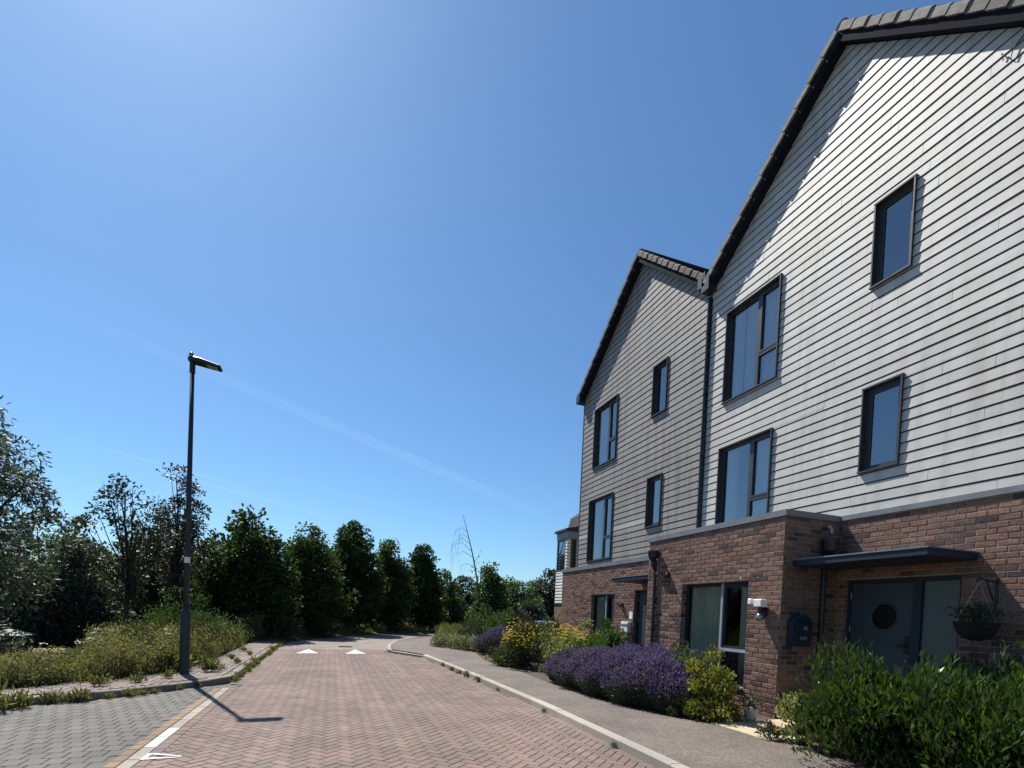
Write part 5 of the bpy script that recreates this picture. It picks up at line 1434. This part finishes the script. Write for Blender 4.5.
# ------------------------------------------------------------------ sky, contrails, light, camera
def contrail(pts, wdt, dens, label):
    """long flattened tube of ice cloud; pts on a high plane"""
    m, nt, out = newmat('contrail_ice'); uv = nt.nodes.new('ShaderNodeUVMap').outputs[0]
    sep = nt.nodes.new('ShaderNodeSeparateXYZ'); nt.links.new(uv, sep.inputs[0])
    sn = N(nt, 'ShaderNodeMath', operation='MULTIPLY'); nt.links.new(sep.outputs[1], sn.inputs[0]); sn.inputs[1].default_value = math.pi
    si = N(nt, 'ShaderNodeMath', operation='SINE'); nt.links.new(sn.outputs[0], si.inputs[0])
    pw = N(nt, 'ShaderNodeMath', operation='POWER'); nt.links.new(si.outputs[0], pw.inputs[0]); pw.inputs[1].default_value = 1.8
    mp = nt.nodes.new('ShaderNodeMapping'); mp.inputs['Scale'].default_value = (26,1.6,1); nt.links.new(uv, mp.inputs[0])
    nz = ramp(nt, noise(nt, 1., 5., mp.outputs[0], .6), [(.3,(.35,)*3), (.7,(1,)*3)])
    mu = N(nt, 'ShaderNodeMath', operation='MULTIPLY'); nt.links.new(pw.outputs[0], mu.inputs[0]); nt.links.new(nz, mu.inputs[1])
    en = N(nt, 'ShaderNodeMath', operation='MULTIPLY'); nt.links.new(sep.outputs[0], en.inputs[0]); en.inputs[1].default_value = math.pi
    es = N(nt, 'ShaderNodeMath', operation='SINE'); nt.links.new(en.outputs[0], es.inputs[0])
    m2 = N(nt, 'ShaderNodeMath', operation='MULTIPLY'); nt.links.new(mu.outputs[0], m2.inputs[0]); nt.links.new(es.outputs[0], m2.inputs[1])
    m3 = N(nt, 'ShaderNodeMath', operation='MULTIPLY'); nt.links.new(m2.outputs[0], m3.inputs[0]); m3.inputs[1].default_value = dens
    tr = nt.nodes.new('ShaderNodeBsdfTransparent'); df = nt.nodes.new('ShaderNodeBsdfTranslucent'); df.inputs[0].default_value = (.9,.9,.9,1)
    x = nt.nodes.new('ShaderNodeMixShader'); nt.links.new(m3.outputs[0], x.inputs[0]); nt.links.new(tr.outputs[0], x.inputs[1]); nt.links.new(df.outputs[0], x.inputs[2])
    nt.links.new(x.outputs[0], out.inputs[0])
    a, b = Vector(pts[0]), Vector(pts[1]); d = (b-a); sd = Vector((d.y,-d.x,0)).normalized()
    me = bpy.data.meshes.new('contrail'); n = 24; sec = 10; V = []; UV = []
    for i in range(n+1):
        c = a+d*(i/n); w_ = wdt[0]+(wdt[1]-wdt[0])*i/n
        for k in range(sec):
            th = 2*math.pi*k/sec; V.append(tuple(c+sd*w_*math.cos(th)+Vector((0,0,1))*w_*.35*math.sin(th))); UV.append((i/n, .5+.5*math.cos(th)))
    Fs = [(i*sec+k, i*sec+(k+1) % sec, (i+1)*sec+(k+1) % sec, (i+1)*sec+k) for i in range(n) for k in range(sec)]
    me.from_pydata(V, [], Fs); ul = me.uv_layers.new(name='UVMap')
    for p in me.polygons:
        for li in p.loop_indices: ul.data[li].uv = UV[me.loops[li].vertex_index]
    o = _link('contrail', me, m, None, np.zeros(3)); o['kind'] = 'stuff'; tag(o, label, 'contrail'); o.visible_shadow = True
    return o

# camera: eye 1.5 m above the road, level-fronted (shift lens), slight roll
f_px, cy_px, yaw, pitch, roll = 523.17, 626.96, R(19.008), R(-1.4444), R(2.4801)
fwd = Vector((math.sin(yaw)*math.cos(pitch), math.cos(yaw)*math.cos(pitch), math.sin(pitch)))
rt = Vector((math.cos(yaw), -math.sin(yaw), 0)); up = rt.cross(fwd)
r_ = rt*math.cos(roll)+up*math.sin(roll); u_ = up*math.cos(roll)-rt*math.sin(roll)
cam = bpy.data.cameras.new('camera'); co = bpy.data.objects.new('camera', cam); COL.objects.link(co)
Mx = Matrix(((r_.x,u_.x,-fwd.x,0), (r_.y,u_.y,-fwd.y,0), (r_.z,u_.z,-fwd.z,1.5), (0,0,0,1)))
co.matrix_world = Mx
cam.sensor_width = 36; cam.lens = f_px/1024*36; cam.shift_y = (cy_px-384)/1024; cam.clip_end = 60000; cam.clip_start = .05
SC.camera = co
def sky_pt(px, py, z):
    d = r_*((px-512)/f_px)-u_*((py-cy_px)/f_px)+fwd; return tuple(Vector((0,0,1.5))+d*(z/d.z))
contrail([sky_pt(-60,258,3000), sky_pt(560,522,3000)], (130,260), .030, 'broad faint vapour trail slanting down across the whole left sky')
contrail([sky_pt(40,430,3200), sky_pt(240,486,3200)], (40,60), .06, 'thin upper vapour trail above the slender trees')
contrail([sky_pt(40,437,3200), sky_pt(360,526,3200)], (50,90), .05, 'thin lower vapour trail above the slender trees')

sun_dir = Vector((.216,-.545,-.813)).normalized()
el = math.asin(-sun_dir.z); az = math.atan2(-sun_dir.x, -sun_dir.y)   # from +Y towards +X
sl = bpy.data.lights.new('sun', 'SUN'); sl.energy = 5.0; sl.angle = R(.53); sl.color = (1,.945,.865)
so = bpy.data.objects.new('sun', sl); COL.objects.link(so); so.rotation_euler = sun_dir.to_track_quat('-Z','Y').to_euler(); so.location = (-6,20,30)
wd = bpy.data.worlds.new('World'); SC.world = wd; wd.use_nodes = True
nt = wd.node_tree; nt.nodes.clear()
sk = nt.nodes.new('ShaderNodeTexSky'); sk.sky_type = 'NISHITA'; sk.sun_disc = False; sk.sun_elevation = el; sk.sun_rotation = az
sk.altitude = 0; sk.air_density = 1.0; sk.dust_density = .45; sk.ozone_density = 7.5
bg = nt.nodes.new('ShaderNodeBackground'); bg.inputs[1].default_value = .083
ow = nt.nodes.new('ShaderNodeOutputWorld'); nt.links.new(mixc(nt, 1., sk.outputs[0], (.80,.985,1.02), 'MULTIPLY'), bg.inputs[0]); nt.links.new(bg.outputs[0], ow.inputs[0])
SC.view_settings.view_transform = 'Standard'; SC.view_settings.look = 'None'; SC.view_settings.exposure = .62; SC.view_settings.gamma = 1.
SC.view_settings.use_curve_mapping = False
SC.cycles.max_bounces = 8; SC.cycles.transparent_max_bounces = 12
